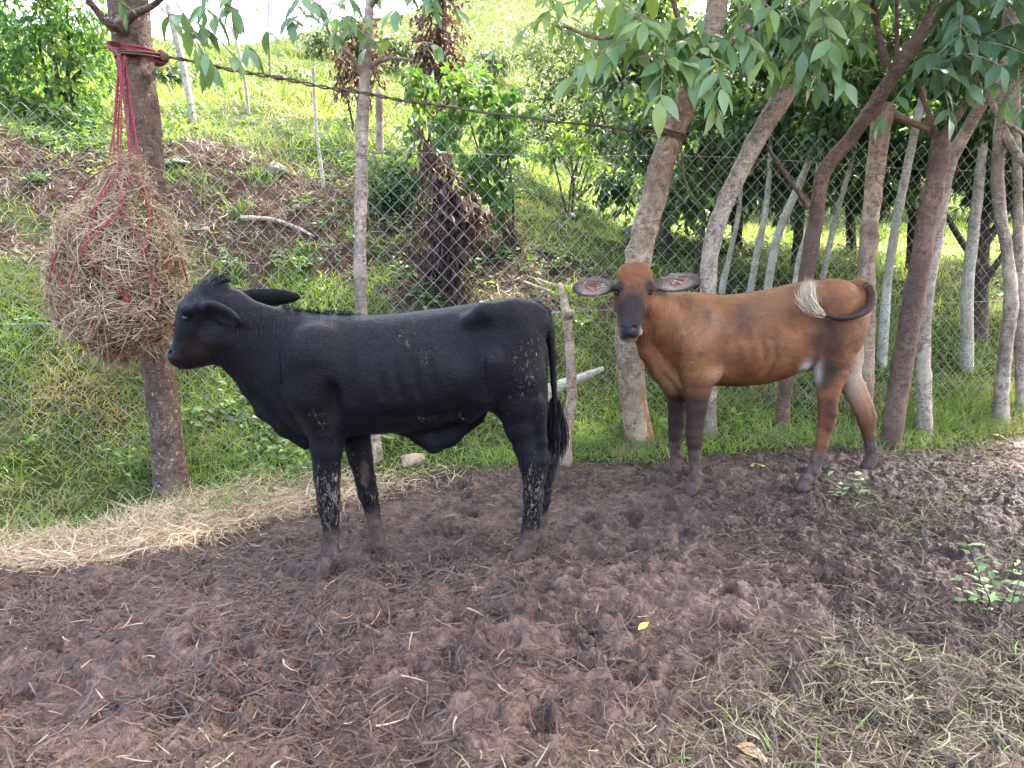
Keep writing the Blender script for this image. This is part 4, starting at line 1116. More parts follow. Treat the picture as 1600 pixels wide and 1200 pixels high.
def leaf_twig(parent, start, direc, length, pairs, size, mat, bark, tints=(.35, .5, .62, .75), yellow=0.0, rad=.006, up=(0, 0, 1)):
    """compound leaf: a drooping twig with opposite leaflets, each leaflet an object of its own"""
    start = np.asarray(start, float); d = unit(np.asarray(direc, float))
    s = np.linspace(0, 1, 7)[:, None]
    pts = start + d * length * s + np.array([0, 0, -1]) * length * .35 * s ** 2
    tw = obj('twig', None, None, parent)
    v, fs = tube(pts, np.linspace(rad, rad * .4, 7), 5)
    me = mesh_np('twig', v, fs, {'tint': np.zeros(len(v))}); me.materials.append(bark)
    tw2 = bpy.data.objects.new('twig', me); COL.objects.link(tw2)
    bpy.data.objects.remove(tw)
    tw2.parent = parent; tw2.matrix_parent_inverse = Matrix.Translation(-Vector(parent.location))
    tan = np.gradient(pts, axis=0)
    spots = [(0.22 + .72 * i / max(1, pairs - 1), sd) for i in range(pairs) for sd in (-1, 1)] + [(1.0, 0)]
    for t, sd in spots:
        k = t * 6; a = int(min(5, k)); p = pts[a] + (pts[a + 1] - pts[a]) * (k - a)
        tg = unit(tan[min(6, int(round(k)))])
        side = unit(np.cross(tg, up)) if abs(tg[2]) < .95 else np.array([1.0, 0, 0])
        ax = unit(tg * (.45 if sd else 1) + side * sd * .9 + np.array([0, 0, -.55]) + R.normal(0, .22, 3))
        nz = unit(np.array([0, -.25, 1]) + R.normal(0, .3, 3))
        y_ = unit(np.cross(nz, ax)); z_ = np.cross(ax, y_)
        sz = size * R.uniform(.78, 1.15)
        ti = 1.0 if R.random() < yellow else tints[R.integers(len(tints))]
        o = bpy.data.objects.new('leaf', leaflet(int(R.integers(6)), mat, ti))
        COL.objects.link(o)
        o.parent = tw2
        M = Matrix(((ax[0], y_[0], z_[0], p[0]), (ax[1], y_[1], z_[1], p[1]), (ax[2], y_[2], z_[2], p[2]), (0, 0, 0, 1))) @ Matrix.Diagonal((sz, sz, sz, 1))
        o.matrix_basis = M
    return tw2
def tree(name, label, cat, trunk, bark, branches=(), crown=None, crown_mat=None, group=None, seed=0, peel=None, sides=18, rough=.10, knots=3, step=.035, base=True):
    """trunk / branches: pixel paths or world paths (arrays with radii); crown: (clumps, n, size, kwargs)"""
    q, r = px_path(trunk, base)
    t = thing(name, label, cat, tuple(q[1] if base else q[0]), group)
    obj('trunk', trunk_mesh(name + '_trunk', q, r, seed, sides, step, rough, peel, knots), bark, t)
    for i, br in enumerate(branches):
        bq, brr = px_path(br, False)
        obj('branch', trunk_mesh(name + '_branch', bq, brr, seed + 31 + i, max(8, sides // 2), step * 1.3, rough * .8, None, 2), bark, t)
    if crown:
        cl, n, size, kw = crown
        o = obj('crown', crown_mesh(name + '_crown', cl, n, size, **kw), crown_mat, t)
        o['kind'] = 'stuff'
    return t
def canopy(x, y, z, r, k=6, seed=0):
    rg = np.random.default_rng(seed)
    return [((x + rg.normal(0, r * .5), y + rg.normal(0, r * .5), z + rg.normal(0, r * .35)), (r * rg.uniform(.5, .8), r * rg.uniform(.5, .8), r * rg.uniform(.3, .5))) for _ in range(k)]

# ---- the row of living posts along the fence (their crowns close over the yard and shade it)
t1 = tree('fence_tree', 'thick dark lichened tree holding the hay net at the left', 'tree',
          [(268, 748, 4.96, 27), (262, 690, 4.96, 27), (250, 600, 4.96, 26), (243, 540, 4.96, 25), (240, 430, 4.96, 25), (235, 330, 4.96, 26), (228, 230, 4.96, 26), (216, 130, 4.96, 27), (207, 60, 4.96, 29), (200, 0, 4.96, 30), (190, -120, 4.9, 26), (180, -260, 4.8, 20)], BARK_DARK,
          [[(196, 45, 4.85, 7), (170, 38, 4.75, 6), (150, 15, 4.7, 5), (118, -30, 4.6, 4)], [(186, 40, 4.75, 8), (208, 22, 4.72, 6), (240, 8, 4.7, 5), (270, -30, 4.6, 4)], [(185, -200, 4.8, 14), (300, -330, 5.0, 9), (420, -430, 5.2, 5)]],
          (canopy(-1.6, 4.8, 5.6, 1.6, 6, 1), 2600, .17, dict(droop=.5)), LEAF_BIG, seed=1, sides=26, rough=.09)
t2 = tree('fence_tree', 'slender straight young tree behind the black calf', 'tree',
          [(587, 715, 5.35, 11), (584, 690, 5.35, 11), (565, 500, 5.35, 11), (562, 420, 5.35, 10.5), (564, 330, 5.35, 10.5), (566, 210, 5.35, 9.5), (572, 110, 5.35, 8.5), (578, 0, 5.35, 7), (590, -150, 5.3, 6), (600, -300, 5.2, 4)], BARK_GREY,
          [[(570, 120, 5.35, 4), (545, 85, 5.3, 3), (520, 60, 5.25, 2.5), (500, 20, 5.2, 2)], [(573, 105, 5.35, 4), (610, 90, 5.3, 2.5), (645, 95, 5.25, 2)], [(578, 10, 5.35, 4), (600, -20, 5.2, 3), (620, -60, 5.1, 2)]],
          (canopy(0.4, 6.0, 5.8, 1.9, 7, 2), 5500, .16, dict(droop=.5)), LEAF_BIG, seed=2, sides=16, rough=.12, knots=9)
t3 = tree('fence_tree', 'thick tan trunk leaning right with the rope tied round it', 'tree',
          [(1000, 692, 5.85, 22), (992, 640, 5.85, 23), (984, 560, 5.85, 24), (988, 480, 5.85, 22), (1003, 385, 5.85, 21), (1018, 320, 5.85, 20), (1042, 235, 5.85, 20), (1066, 170, 5.85, 19.5), (1090, 118, 5.85, 20), (1110, 60, 5.8, 18), (1130, -60, 5.7, 14), (1150, -220, 5.6, 9)], BARK_TAN,
          [[(1085, 125, 5.8, 9), (1050, 60, 5.6, 6), (1010, 30, 5.5, 5), (960, 20, 5.4, 4)], [(1095, 110, 5.75, 8), (1150, 60, 5.5, 5), (1200, 20, 5.3, 4)], [(1090, 115, 5.8, 7), (1060, 30, 5.4, 5), (1040, -40, 5.1, 4)], [(1010, 30, 5.5, 4), (940, 60, 5.4, 3), (880, 40, 5.3, 2.5)]],
          (canopy(1.9, 5.6, 5.6, 2.3, 8, 3), 8000, .17, dict(droop=.5)), LEAF_BIG, seed=3, sides=26, rough=.09, peel=(2.4, .3, .1, .6), knots=8)
t4 = tree('fence_tree', 'bent grey trunk with an orange strip of peeled bark', 'tree',
          [(1105, 690, 6.0, 15), (1106, 650, 6.0, 14), (1108, 520, 6.0, 14), (1107, 430, 6.0, 14), (1112, 385, 6.0, 15), (1132, 320, 6.0, 15), (1160, 260, 6.0, 15), (1190, 205, 6.0, 15), (1215, 165, 6.0, 16), (1232, 135, 6.0, 17)], BARK_GREY,
          [[(1220, 150, 6.0, 7), (1205, 100, 5.95, 6), (1180, 60, 5.9, 5.5), (1150, 0, 5.8, 5), (1130, -80, 5.7, 4)], [(1180, 65, 5.9, 4), (1240, 55, 5.7, 3.5), (1300, 45, 5.5, 3)], [(1205, 100, 5.95, 4), (1190, 20, 5.9, 3), (1215, -40, 5.8, 3)]],
          (canopy(2.8, 6.0, 6.6, 2.2, 7, 4), 6500, .17, dict(droop=.5)), LEAF_BIG, seed=4, sides=20, rough=.08, peel=(3.6, .55, .9, 2.6), knots=5)
t5 = tree('fence_tree', 'reddish leaning tree whose limb sweeps up to the right behind the brown heifer', 'tree',
          [(1223, 672, 6.2, 11), (1224, 640, 6.2, 11), (1236, 540, 6.2, 12), (1262, 420, 6.2, 12.5), (1275, 340, 6.2, 12.5), (1290, 265, 6.2, 12), (1330, 215, 6.2, 12), (1375, 150, 6.15, 12), (1410, 95, 6.1, 11), (1450, 35, 6.05, 10), (1490, -30, 6.0, 9), (1530, -150, 5.9, 6)], BARK_BROWN,
          [[(1263, 322, 6.2, 4), (1240, 290, 6.15, 3.5), (1215, 255, 6.1, 3), (1200, 232, 6.05, 2)], [(1385, 105, 6.1, 6), (1375, 60, 6.1, 5), (1362, 0, 6.1, 4.5), (1350, -60, 6.1, 3.5)], [(1400, 100, 6.1, 4), (1402, 40, 6.0, 3), (1400, -40, 5.9, 2)]],
          (canopy(3.8, 6.0, 6.4, 2.4, 9, 5), 9000, .17, dict(droop=.5)), LEAF_BLUE, seed=5, sides=18, rough=.10, peel=(2.6, .6, 1.6, 3.4), knots=6)
t6 = tree('fence_tree', 'upright blotchy tan trunk ending in a cut stub at the heifer\'s rump', 'tree',
          [(1348, 690, 6.3, 14), (1350, 640, 6.3, 14), (1354, 520, 6.3, 14), (1356, 400, 6.3, 14), (1364, 300, 6.3, 14), (1372, 230, 6.3, 14.5), (1377, 180, 6.3, 17), (1378, 162, 6.3, 15)], BARK_TAN,
          [[(1388, 175, 6.3, 6), (1420, 190, 6.3, 4.5), (1455, 205, 6.3, 4)]], None, seed=6, sides=20, rough=.09, knots=6)
t7 = tree('fence_tree', 'dark brown smooth post leaning right beside the heifer\'s hind leg', 'tree',
          [(1390, 708, 5.85, 16), (1396, 660, 5.85, 17), (1412, 560, 5.85, 17), (1428, 470, 5.85, 17), (1444, 380, 5.85, 17), (1458, 300, 5.85, 16), (1468, 240, 5.85, 15), (1471, 212, 5.85, 14)], BARK_BROWN,
          [[(1466, 222, 5.85, 7), (1490, 190, 5.8, 6), (1510, 160, 5.8, 5), (1540, 110, 5.7, 4)], [(1462, 215, 5.85, 5), (1452, 180, 5.8, 4), (1440, 150, 5.8, 3), (1428, 100, 5.8, 2)]], None, seed=7, sides=20, rough=.08, knots=6)
t8 = tree('fence_tree', 'grey trunk forking up to the right just behind the dark post', 'tree',
          [(1446, 662, 6.35, 12), (1444, 630, 6.35, 12), (1442, 540, 6.35, 12), (1450, 450, 6.35, 11), (1468, 340, 6.35, 11), (1486, 248, 6.35, 11), (1510, 205, 6.3, 10), (1540, 150, 6.25, 9), (1575, 70, 6.2, 8), (1610, -40, 6.1, 6)], BARK_GREY,
          [[(1545, 145, 6.25, 5), (1560, 180, 6.1, 4), (1600, 210, 6.0, 3)]],
          (canopy(4.8, 6.4, 6.4, 2.4, 10, 8), 9000, .17, dict(droop=.5)), LEAF_BLUE, seed=8, sides=18, rough=.09, peel=(3.3, .5, .1, .9), knots=6)
t9 = tree('fence_tree', 'knobbly grey trunk near the right edge of the yard', 'tree',
          [(1563, 660, 6.7, 13), (1564, 620, 6.7, 12), (1572, 540, 6.7, 11), (1580, 480, 6.7, 11), (1574, 400, 6.7, 10), (1562, 320, 6.7, 9.5), (1560, 240, 6.7, 9.5), (1566, 170, 6.7, 9), (1570, 90, 6.7, 8), (1580, -40, 6.6, 6)], BARK_GREY,
          [[(1567, 205, 6.7, 7), (1585, 235, 6.6, 6.5), (1620, 275, 6.5, 6)], [(1566, 160, 6.7, 4), (1590, 130, 6.6, 3.5), (1620, 100, 6.5, 3)]],
          (canopy(5.8, 6.2, 5.6, 2.5, 10, 9), 9000, .17, dict(droop=.5)), LEAF_BLUE, seed=9, sides=18, rough=.13, knots=9)
tree('fence_tree', 'pale thin trunk cut by the right edge of the picture', 'tree',
     [(1596, 640, 7.0, 8), (1594, 560, 7.0, 8), (1592, 440, 7.0, 8), (1590, 330, 7.0, 7.5), (1588, 220, 7.0, 7), (1584, 60, 7.0, 6), (1580, -80, 7.0, 5)], BARK_GREY, [], None, seed=10, sides=14)
tree('crooked_stake', 'crooked knobbly stake between the calf\'s tail and the heifer', 'stake',
     [(885, 705, 5.3, 10), (884, 680, 5.3, 9.5), (893, 620, 5.3, 9.5), (891, 560, 5.3, 8.5), (886, 500, 5.3, 8), (880, 465, 5.3, 6), (874, 442, 5.3, 3)], BARK_TAN,
     [[(886, 492, 5.28, 6), (890, 489, 5.24, 6.5), (893, 487, 5.22, 4)]], None, seed=12, sides=16, rough=.12, knots=7)

def added_tree(label, x, y, h, clumps, n, seed, w=1.0):  # trees added outside the view, crowns placed to block the sun
    g = ground_at((x, y)); rg = np.random.default_rng(seed)
    t = thing('added_shade_tree', label, 'tree', (x, y, g), 'trees added for shade')
    q = np.array([[x, y, g - .1], [x, y, g + .1], [x + .1, y, g + h * .4], [x, y + .1, g + h * .75], [x, y, g + h]])
    obj('trunk', trunk_mesh('shade_trunk', q, np.array([.16, .15, .13, .09, .04]) * w, seed, 16, .08, .08), BARK_GREY, t)
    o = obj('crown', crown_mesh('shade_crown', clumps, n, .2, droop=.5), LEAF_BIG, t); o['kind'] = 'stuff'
added_tree('large unseen tree added beyond the right edge to shade the yard', 7.6, 5.0, 7.0, canopy(7.2, 4.8, 6.8, 3.0, 12, 21), 11000, 21)
added_tree('slim tree added behind the tall dead shrub, unseen crown shading the bare bank', -1.0, 11.0, 4.6, canopy(-0.7, 10.2, 7.2, 2.2, 9, 22), 6000, 22, .35)  # made-up tree, its crown out of view keeps sun off the bank
added_tree('unseen tree added behind the fence beyond the right edge to shade the mud', 6.6, 8.6, 7.0, canopy(5.3, 8.2, 6.9, 2.7, 12, 23), 11000, 23)

# big hanging leaves in view, one object each
def hang(tr, spots, size, mat, bark, pairs=4, ln=.34, yellow=.0, tints=(.35, .5, .62, .75), sway=(0, -.3, -.15)):
    for u, v, Y in spots:
        d = np.array([R.normal(0, .8), R.normal(0, .35), R.normal(0, .25)]) + np.array(sway)
        leaf_twig(tr, P(u, v, Y), d, ln * R.uniform(.8, 1.2), pairs, size, mat, bark, tints, yellow)
def spots(n, u0, u1, v0, v1, Y0, Y1):
    return [(R.uniform(u0, u1), R.uniform(v0, v1), R.uniform(Y0, Y1)) for _ in range(n)]
hang(t3, spots(14, 930, 1150, -25, 80, 5.0, 5.6), .20, LEAF_BIG, BARK_GREY, 4, .36, .006, (.5, .62, .75, .88))
hang(t3, spots(9, 970, 1140, 50, 120, 5.0, 5.5), .20, LEAF_BIG, BARK_GREY, 4, .34, .01, (.45, .6, .72, .85))
hang(t3, spots(7, 830, 960, -20, 45, 5.6, 6.3), .14, LEAF_BIG, BARK_GREY, 4, .36, .0, (.55, .7, .85))
hang(t3, spots(4, 940, 1010, 100, 140, 5.9, 6.3), .11, LEAF_BIG, BARK_GREY, 3, .3, .0, (.3, .45, .55))
hang(t4, spots(14, 1180, 1330, -20, 70, 5.2, 5.8), .185, LEAF_BIG, BARK_GREY, 4, .34, .02, (.3, .42, .55, .62))
hang(t4, spots(10, 1150, 1340, -50, 20, 5.2, 5.8), .185, LEAF_BIG, BARK_GREY, 4, .34, .02, (.35, .5, .6, .7))
hang(t8, spots(8, 1430, 1530, 60, 115, 5.5, 6.0), .18, LEAF_BLUE, BARK_GREY, 3, .30, .0, (.5, .7, .95))
hang(t8, spots(9, 1480, 1620, -40, 70, 5.4, 6.0), .18, LEAF_BLUE, BARK_GREY, 4, .34, .0, (.1, .3, .5, .7))
hang(t5, spots(11, 1340, 1480, -60, 15, 5.9, 6.5), .17, LEAF_BLUE, BARK_GREY, 4, .34, .01, (.2, .4, .6, .8))
hang(t9, spots(11, 1520, 1640, -20, 110, 5.6, 6.4), .18, LEAF_BLUE, BARK_GREY, 4, .34, .0, (.1, .3, .5))
hang(t1, [(262, 22, 4.5), (285, 30, 4.45), (305, 34, 4.5), (325, 18, 4.5), (345, 5, 4.5), (375, -10, 4.5), (90, -25, 4.5), (130, -30, 4.5), (250, 12, 4.6), (275, 5, 4.4), (400, -20, 4.5), (330, -25, 4.4)], .15, LEAF_BIG, BARK_GREY, 2, .22, .0, (.2, .35, .5), (.5, 0, -.1))
hang(t2, [(520, 5, 5.1), (500, 15, 5.1), (480, -10, 5.1), (540, 25, 5.1), (545, 40, 5.15), (610, -25, 5.0), (640, -30, 5.0), (615, 60, 5.2), (650, 70, 5.2), (465, 5, 5.1), (530, -15, 5.0), (505, -5, 5.0), (490, 25, 5.1), (455, -15, 5.1), (550, -10, 5.0), (630, -10, 5.0), (660, -25, 5.0), (595, 30, 5.1)], .135, LEAF_BIG, BARK_GREY, 2, .22, .04, (.2, .35, .55, .7))

# ---- things growing on the slope behind the fence
def bush(name, label, cat, base, clumps, n, size, mat, bark, stems=4, group=None, seed=0, stem_r=.016, **kw):
    b = P(*base); b[2] = ground_at(b)
    t = thing(name, label, cat, tuple(b), group)
    cl = clumps_px(clumps)
    rg = np.random.default_rng(seed)
    for i in range(stems):
        c = cl[i % len(cl)][0]
        a = b + [rg.normal(0, .06), rg.normal(0, .06), -.06]
        m_ = (a + c) / 2 + rg.normal(0, .12, 3)
        obj('stem', trunk_mesh(name + '_stem', [a, m_, c + rg.normal(0, .1, 3)], [stem_r, stem_r * .8, stem_r * .35], seed + i, 8, .06, .08, None, 2), bark, t)
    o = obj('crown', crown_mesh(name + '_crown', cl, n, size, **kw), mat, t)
    o['kind'] = 'stuff'
    return t
bush('leafy_tree', 'dense leafy green tree in the top left corner', 'tree', (120, 245, 9.0),
     [(40, 40, 9, 75, 60, 60), (120, 30, 9, 60, 60, 60), (60, 120, 9, 70, 55, 60), (140, 110, 9, 45, 55, 50), (10, 170, 8.8, 60, 40, 50), (95, 190, 8.8, 60, 35, 50), (-50, 80, 9, 70, 90, 60), (60, -50, 9, 90, 50, 60)], 6500, .10, LEAF_LIGHT, BARK_SHADE, 8, seed=41, stem_r=.03, droop=.45, flat=.35, tint0=.45, tvar=.3, surf=.4)
bush('low_shrub', 'low leafy shrub on the left bank under the leafy tree', 'shrub', (140, 290, 8.3), [(90, 235, 8.3, 60, 25, 40), (150, 250, 8.3, 40, 22, 30), (30, 225, 8.3, 50, 25, 40)], 1500, .08, LEAF_LIGHT, BARK_SHADE, 4, seed=42, tint0=.5)
bush('dead_shrub', 'dead shrub with hanging brown leaves behind the calf\'s back', 'shrub', (700, 480, 7.15),
     [(690, 290, 7.15, 26, 50, 20), (712, 320, 7.15, 32, 50, 24), (690, 390, 7.15, 34, 60, 26), (730, 350, 7.15, 22, 45, 20), (665, 235, 7.15, 12, 40, 14), (695, 440, 7.15, 32, 30, 24)], 1700, .11, LEAF_DEAD, BARK_SHADE, 6, seed=43, droop=1.3, flat=.1, tint0=.4, tvar=.3, aspect=.36)
bush('dead_shrub', 'tall reddish dead-leaved shrub on the hill right of the slender tree', 'shrub', (690, 250, 10.5),
     [(685, 60, 10.5, 42, 65, 30), (665, 110, 10.5, 30, 50, 26), (705, 120, 10.5, 28, 60, 26), (680, 0, 10.5, 30, 40, 26), (695, 180, 10.5, 20, 40, 20)], 1900, .10, LEAF_DEAD, BARK_SHADE, 4, seed=44, droop=.9, flat=.2, tint0=.62, tvar=.25, aspect=.4)
bush('dead_shrub', 'reddish dead-leaved shrub on the hill left of the slender tree', 'shrub', (560, 200, 11),
     [(555, 80, 11, 30, 45, 26), (540, 110, 11, 22, 35, 22), (580, 110, 11, 22, 50, 22), (560, 50, 11, 20, 25, 20)], 1000, .10, LEAF_DEAD, BARK_SHADE, 3, seed=45, droop=.9, flat=.2, tint0=.6, tvar=.25, aspect=.4)
bush('green_sapling', 'bright green broad-leaved sapling in the middle of the bank', 'shrub', (800, 370, 8.4),
     [(745, 150, 8.4, 65, 45, 50), (790, 180, 8.4, 45, 45, 45), (710, 200, 8.4, 40, 45, 40), (780, 250, 8.2, 50, 40, 45), (740, 290, 8.2, 45, 35, 40), (660, 150, 8.4, 35, 50, 30), (790, 310, 8.2, 30, 25, 30)], 1000, .115, LEAF_LIGHT, BARK_SHADE, 8, seed=46, droop=.5, flat=.35, tint0=.4, tvar=.22, aspect=.7, surf=.4)
bush('low_shrub', 'dark low shrub at the foot of the bank behind the slender tree', 'shrub', (630, 320, 8.6), [(620, 260, 8.6, 40, 30, 40), (650, 285, 8.5, 45, 28, 40), (600, 300, 8.5, 30, 20, 30)], 1200, .09, LEAF_WOOD, BARK_SHADE, 4, seed=47, tint0=.6)
bush('grey_bush', 'grey-green fine-leaved bush left of the rope post', 'bush', (900, 290, 12.5),
     [(880, 130, 12.5, 75, 55, 60), (950, 150, 12.5, 65, 60, 60), (850, 200, 12.5, 50, 45, 50), (930, 215, 12.3, 70, 40, 60), (990, 200, 12.3, 50, 50, 50), (900, 70, 12.7, 70, 45, 60), (985, 90, 12.5, 55, 60, 60)], 9000, .085, LEAF_OLIVE, BARK_SHADE, 7, seed=48, droop=.2, tint0=.45, tvar=.22)
bush('sunny_shrub', 'small yellow-green sunlit shrub under the grey bush', 'shrub', (890, 275, 11), [(890, 225, 11, 45, 30, 30), (850, 240, 11, 20, 20, 20), (920, 230, 11, 22, 25, 20)], 420, .10, LEAF_LIGHT, BARK_SHADE, 3, seed=49, tint0=.95, tvar=.1, aspect=.6)
for i, (u, v, Y, rx, rz, lab) in enumerate([(770, 90, 22, 40, 25, 'scrubby bush on the sunny hill right of the tall dead shrub'), (820, 60, 26, 45, 30, 'scrubby bush on the hill beside the top of the grey bush'), (500, 60, 21, 45, 22, 'grey scrub on the crest just right of the sky gap'), (720, 130, 18, 30, 20, 'small scrub on the hill above the green sapling'), (330, 150, 13, 34, 16, 'low scrub on the slope right of the pale leaning stake'), (250, 120, 12, 40, 30, 'leafy scrub on the slope just behind the left tree'), (450, 130, 15, 34, 16, 'low scrub on the slope between the thin stakes'), (610, 70, 20, 40, 26, 'grey scrub on the hill between the two tall dead shrubs')]):
    bush('hill_scrub', lab, 'bush', (u, v + rz, Y), [(u, v, Y, rx, rz, rx), (u + rx * .5, v + rz * .3, Y, rx * .6, rz * .7, rx * .6)], 900, .16, LEAF_OLIVE, BARK_SHADE, 3, 'scrub on the hillside', 50 + i, tint0=.7)

# ---- the wood behind the fence on the right
wood = [(1040, 395, 10.2, 10, -.3, 'dark woodland tree just right of the rope post'), (1150, 400, 11.0, 9, .2, 'dark woodland tree between the leaning rope post and the peeled trunk'), (1245, 400, 10.0, 9, .5, 'dark woodland tree behind the reddish leaning tree'),
        (1330, 398, 11.8, 8, -.2, 'dark woodland tree left of the blotchy tan trunk'), (1425, 400, 10.6, 9, .3, 'dark woodland tree left of the dark brown post'), (1530, 520, 8.4, 14, .2, 'dark forked woodland tree left of the knobbly trunk'), (1640, 400, 9.5, 10, -.2, 'dark woodland tree cut by the right edge')]
for i, (u, v, Y, w_, ln, lab) in enumerate(wood):
    rg = np.random.default_rng(60 + i)
    tp = [(u, v, Y, w_), (u + ln * 12, v - 80, Y, w_ * .9), (u + ln * 30, v - 170, Y, w_ * .75), (u + ln * 25, v - 300, Y, w_ * .5)]
    brs = [[(u + ln * 10, v - 70 - 30 * j, Y, w_ * .45), (u + ln * 10 + sg * 40, v - 130 - 30 * j, Y - .2, w_ * .35), (u + ln * 10 + sg * 80, v - 200 - 35 * j, Y - .3, w_ * .2)] for j, sg in enumerate((1, -1, 1))]
    cl = clumps_px([(u + rg.normal(0, 55), rg.uniform(110, 300) if j < 9 else rg.uniform(-140, 110), Y + rg.normal(0, .7), rg.uniform(45, 80), rg.uniform(30, 55), rg.uniform(50, 80)) for j in range(13)])
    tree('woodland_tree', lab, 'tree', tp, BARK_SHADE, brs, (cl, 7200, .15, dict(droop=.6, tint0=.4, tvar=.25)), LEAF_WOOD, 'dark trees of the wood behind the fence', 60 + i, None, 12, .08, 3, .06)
poles = [((1128, 448), (1140, 400), (1152, 345), 5, 8.6, 'first pale sapling stem right of the heifer\'s ear, close by the peeled trunk'), ((1172, 445), (1184, 390), (1196, 330), 6, 8.4, 'grey sapling stem halfway between the peeled trunk and the whitest stem'),
         ((1199, 445), (1215, 370), (1262, 255), 7, 8.2, 'whitest sapling stem, bent to the right above the heifer\'s back'), ((1242, 440), (1250, 400), (1268, 340), 5, 8.0, 'pale stem half hidden by the reddish leaning tree'),
         ((1283, 430), (1306, 340), (1332, 245), 5, 8.6, 'thin white stem right of the reddish leaning tree'), ((1378, 560), (1388, 430), (1425, 225), 8, 7.6, 'white-blotched stem between the blotchy trunk and the dark post'),
         ((1508, 590), (1512, 450), (1528, 300), 10, 7.8, 'straight grey stem right of the dark post'), ((1086, 440), (1096, 380), (1104, 300), 4, 9, 'thin dark stem between the rope post and the peeled trunk')]
for i, (a, b, c_, w_, Y, lab) in enumerate(poles):
    top = (c_[0] + (c_[0] - b[0]) * .8, c_[1] - 130, Y, w_ * .6)
    tree('sapling_stem', lab, 'sapling', [(*a, Y, w_), (*b, Y, w_ * .95), (*c_, Y, w_ * .8), top], BARK_PALE if i != 7 else BARK_SHADE, [],
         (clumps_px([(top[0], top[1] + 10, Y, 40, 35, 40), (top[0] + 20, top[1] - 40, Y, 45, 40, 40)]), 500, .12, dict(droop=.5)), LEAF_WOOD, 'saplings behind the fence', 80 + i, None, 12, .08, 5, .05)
for i, (u, Y, h_, lab) in enumerate([(1020, 19, 130, 'far tree closing the view above the rope post'), (1160, 18, 120, 'far tree behind the peeled trunk'), (1300, 20, 130, 'far tree behind the blotchy trunk'), (1450, 18, 130, 'far tree behind the dark post'), (1590, 19, 130, 'far tree at the right edge')]):
    rg = np.random.default_rng(90 + i)
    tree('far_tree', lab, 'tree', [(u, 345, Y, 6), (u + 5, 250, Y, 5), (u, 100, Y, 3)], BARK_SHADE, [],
         (clumps_px([(u + rg.normal(0, 50), rg.uniform(-60, 290), Y + rg.normal(0, 1), rg.uniform(55, 80), rg.uniform(40, 65), 60) for _ in range(9)]), 4200, .22, dict(droop=.4, tint0=.6, tvar=.3)), LEAF_WOOD, 'far trees behind the wood', 90 + i, None, 10, .06, 0, .12)

# ---- thin fence stakes higher up the hill
for i, (pts_, w_, Y, bk, lab) in enumerate([([(303, 205), (285, 100), (262, 5)], 5.5, 9.6, BARK_PALE, 'pale leaning stake on the slope beside the left tree'), ([(390, 205), (380, 110), (362, 40)], 2.6, 10.5, BARK_PALE, 'thin crooked stake left of the sky gap'),
                                            ([(505, 285), (494, 200), (489, 105)], 2.8, 8.6, BARK_PALE, 'thin whitish stake left of the slender tree'), ([(594, 225), (593, 180), (592, 140)], 6, 9.6, BARK_GREY, 'short weathered grey post just right of the slender tree'), ([(421, 100), (420, 60), (420, -20)], 1.3, 15, BARK_SHADE, 'very thin stake standing against the sky')]):
    tree('hill_stake', lab, 'stake', [(u, v, Y, w_) for u, v in pts_], bk, [], None, None, 'stakes on the slope', 100 + i, None, 10, .08, 2, .06)

# ------------------------------------------------------------------ chain-link fence
m = NT('galvanised_wire')
MAT_WIRE = m.done(m.principled(m.ramp(m.noise(9, 4, .6, m.geo_pos()), [(0.35, (0.13, 0.135, 0.13)), (0.65, (0.28, 0.285, 0.28))]), 0.5, 0.5, None, Metallic=0.3))
fence = thing('chain_link_fence', 'sagging chain-link wire fence running behind the tree posts', 'fence', (0, 5.8, 0))
D_ = 0.118
def fpt(s, z):
    """s along the fence line, z height"""
    x = s * 0.9578; y = fence_y(x) + 0.03
    b = 0.035 * np.sin(s * 1.7 + 1) * np.sin(np.clip(z, 0, 2.4) * 1.3) + 0.02 * noise2(s * .8, z * .8, 91)
    g = -0.03 + 0.02 * noise2(s * .5, 0 * s, 92)
    return np.stack([x + 0 * z - b * .29, y + b, z + g], -1)
mbw = MB()
ns_ = int(12.4 / (D_ / 2)); nz_ = int(2.42 / (D_ / 2))
for i in range(ns_):
    s0 = -5.2 + i * D_ / 2
    j = np.arange(nz_ + 1)
    s_j = s0 + ((j + i) % 2) * D_ / 2 + R.normal(0, .0012, nz_ + 1)
    p = fpt(s_j, j * D_ / 2 + 0.0)
    p[:, 1] += np.where((j + i) % 2 == 0, .004, -.004)
    v, fs = tube(p, .0024, 4, False)
    mbw.add(v, fs)
obj('wire_mesh', mbw.mesh('wire_mesh'), MAT_WIRE, fence)
for z_, r_ in ((2.22, .0017), (1.05, .0018), (0.06, .0018)):
    s = np.linspace(-5.3, 7.3, 60)
    p = fpt(s, np.full(60, z_) + .012 * np.sin(s * 1.3)); p[:, 1] -= .012
    obj('tension_wire', mesh_np('tension_wire', *tube(p, r_, 5)), MAT_WIRE, fence)
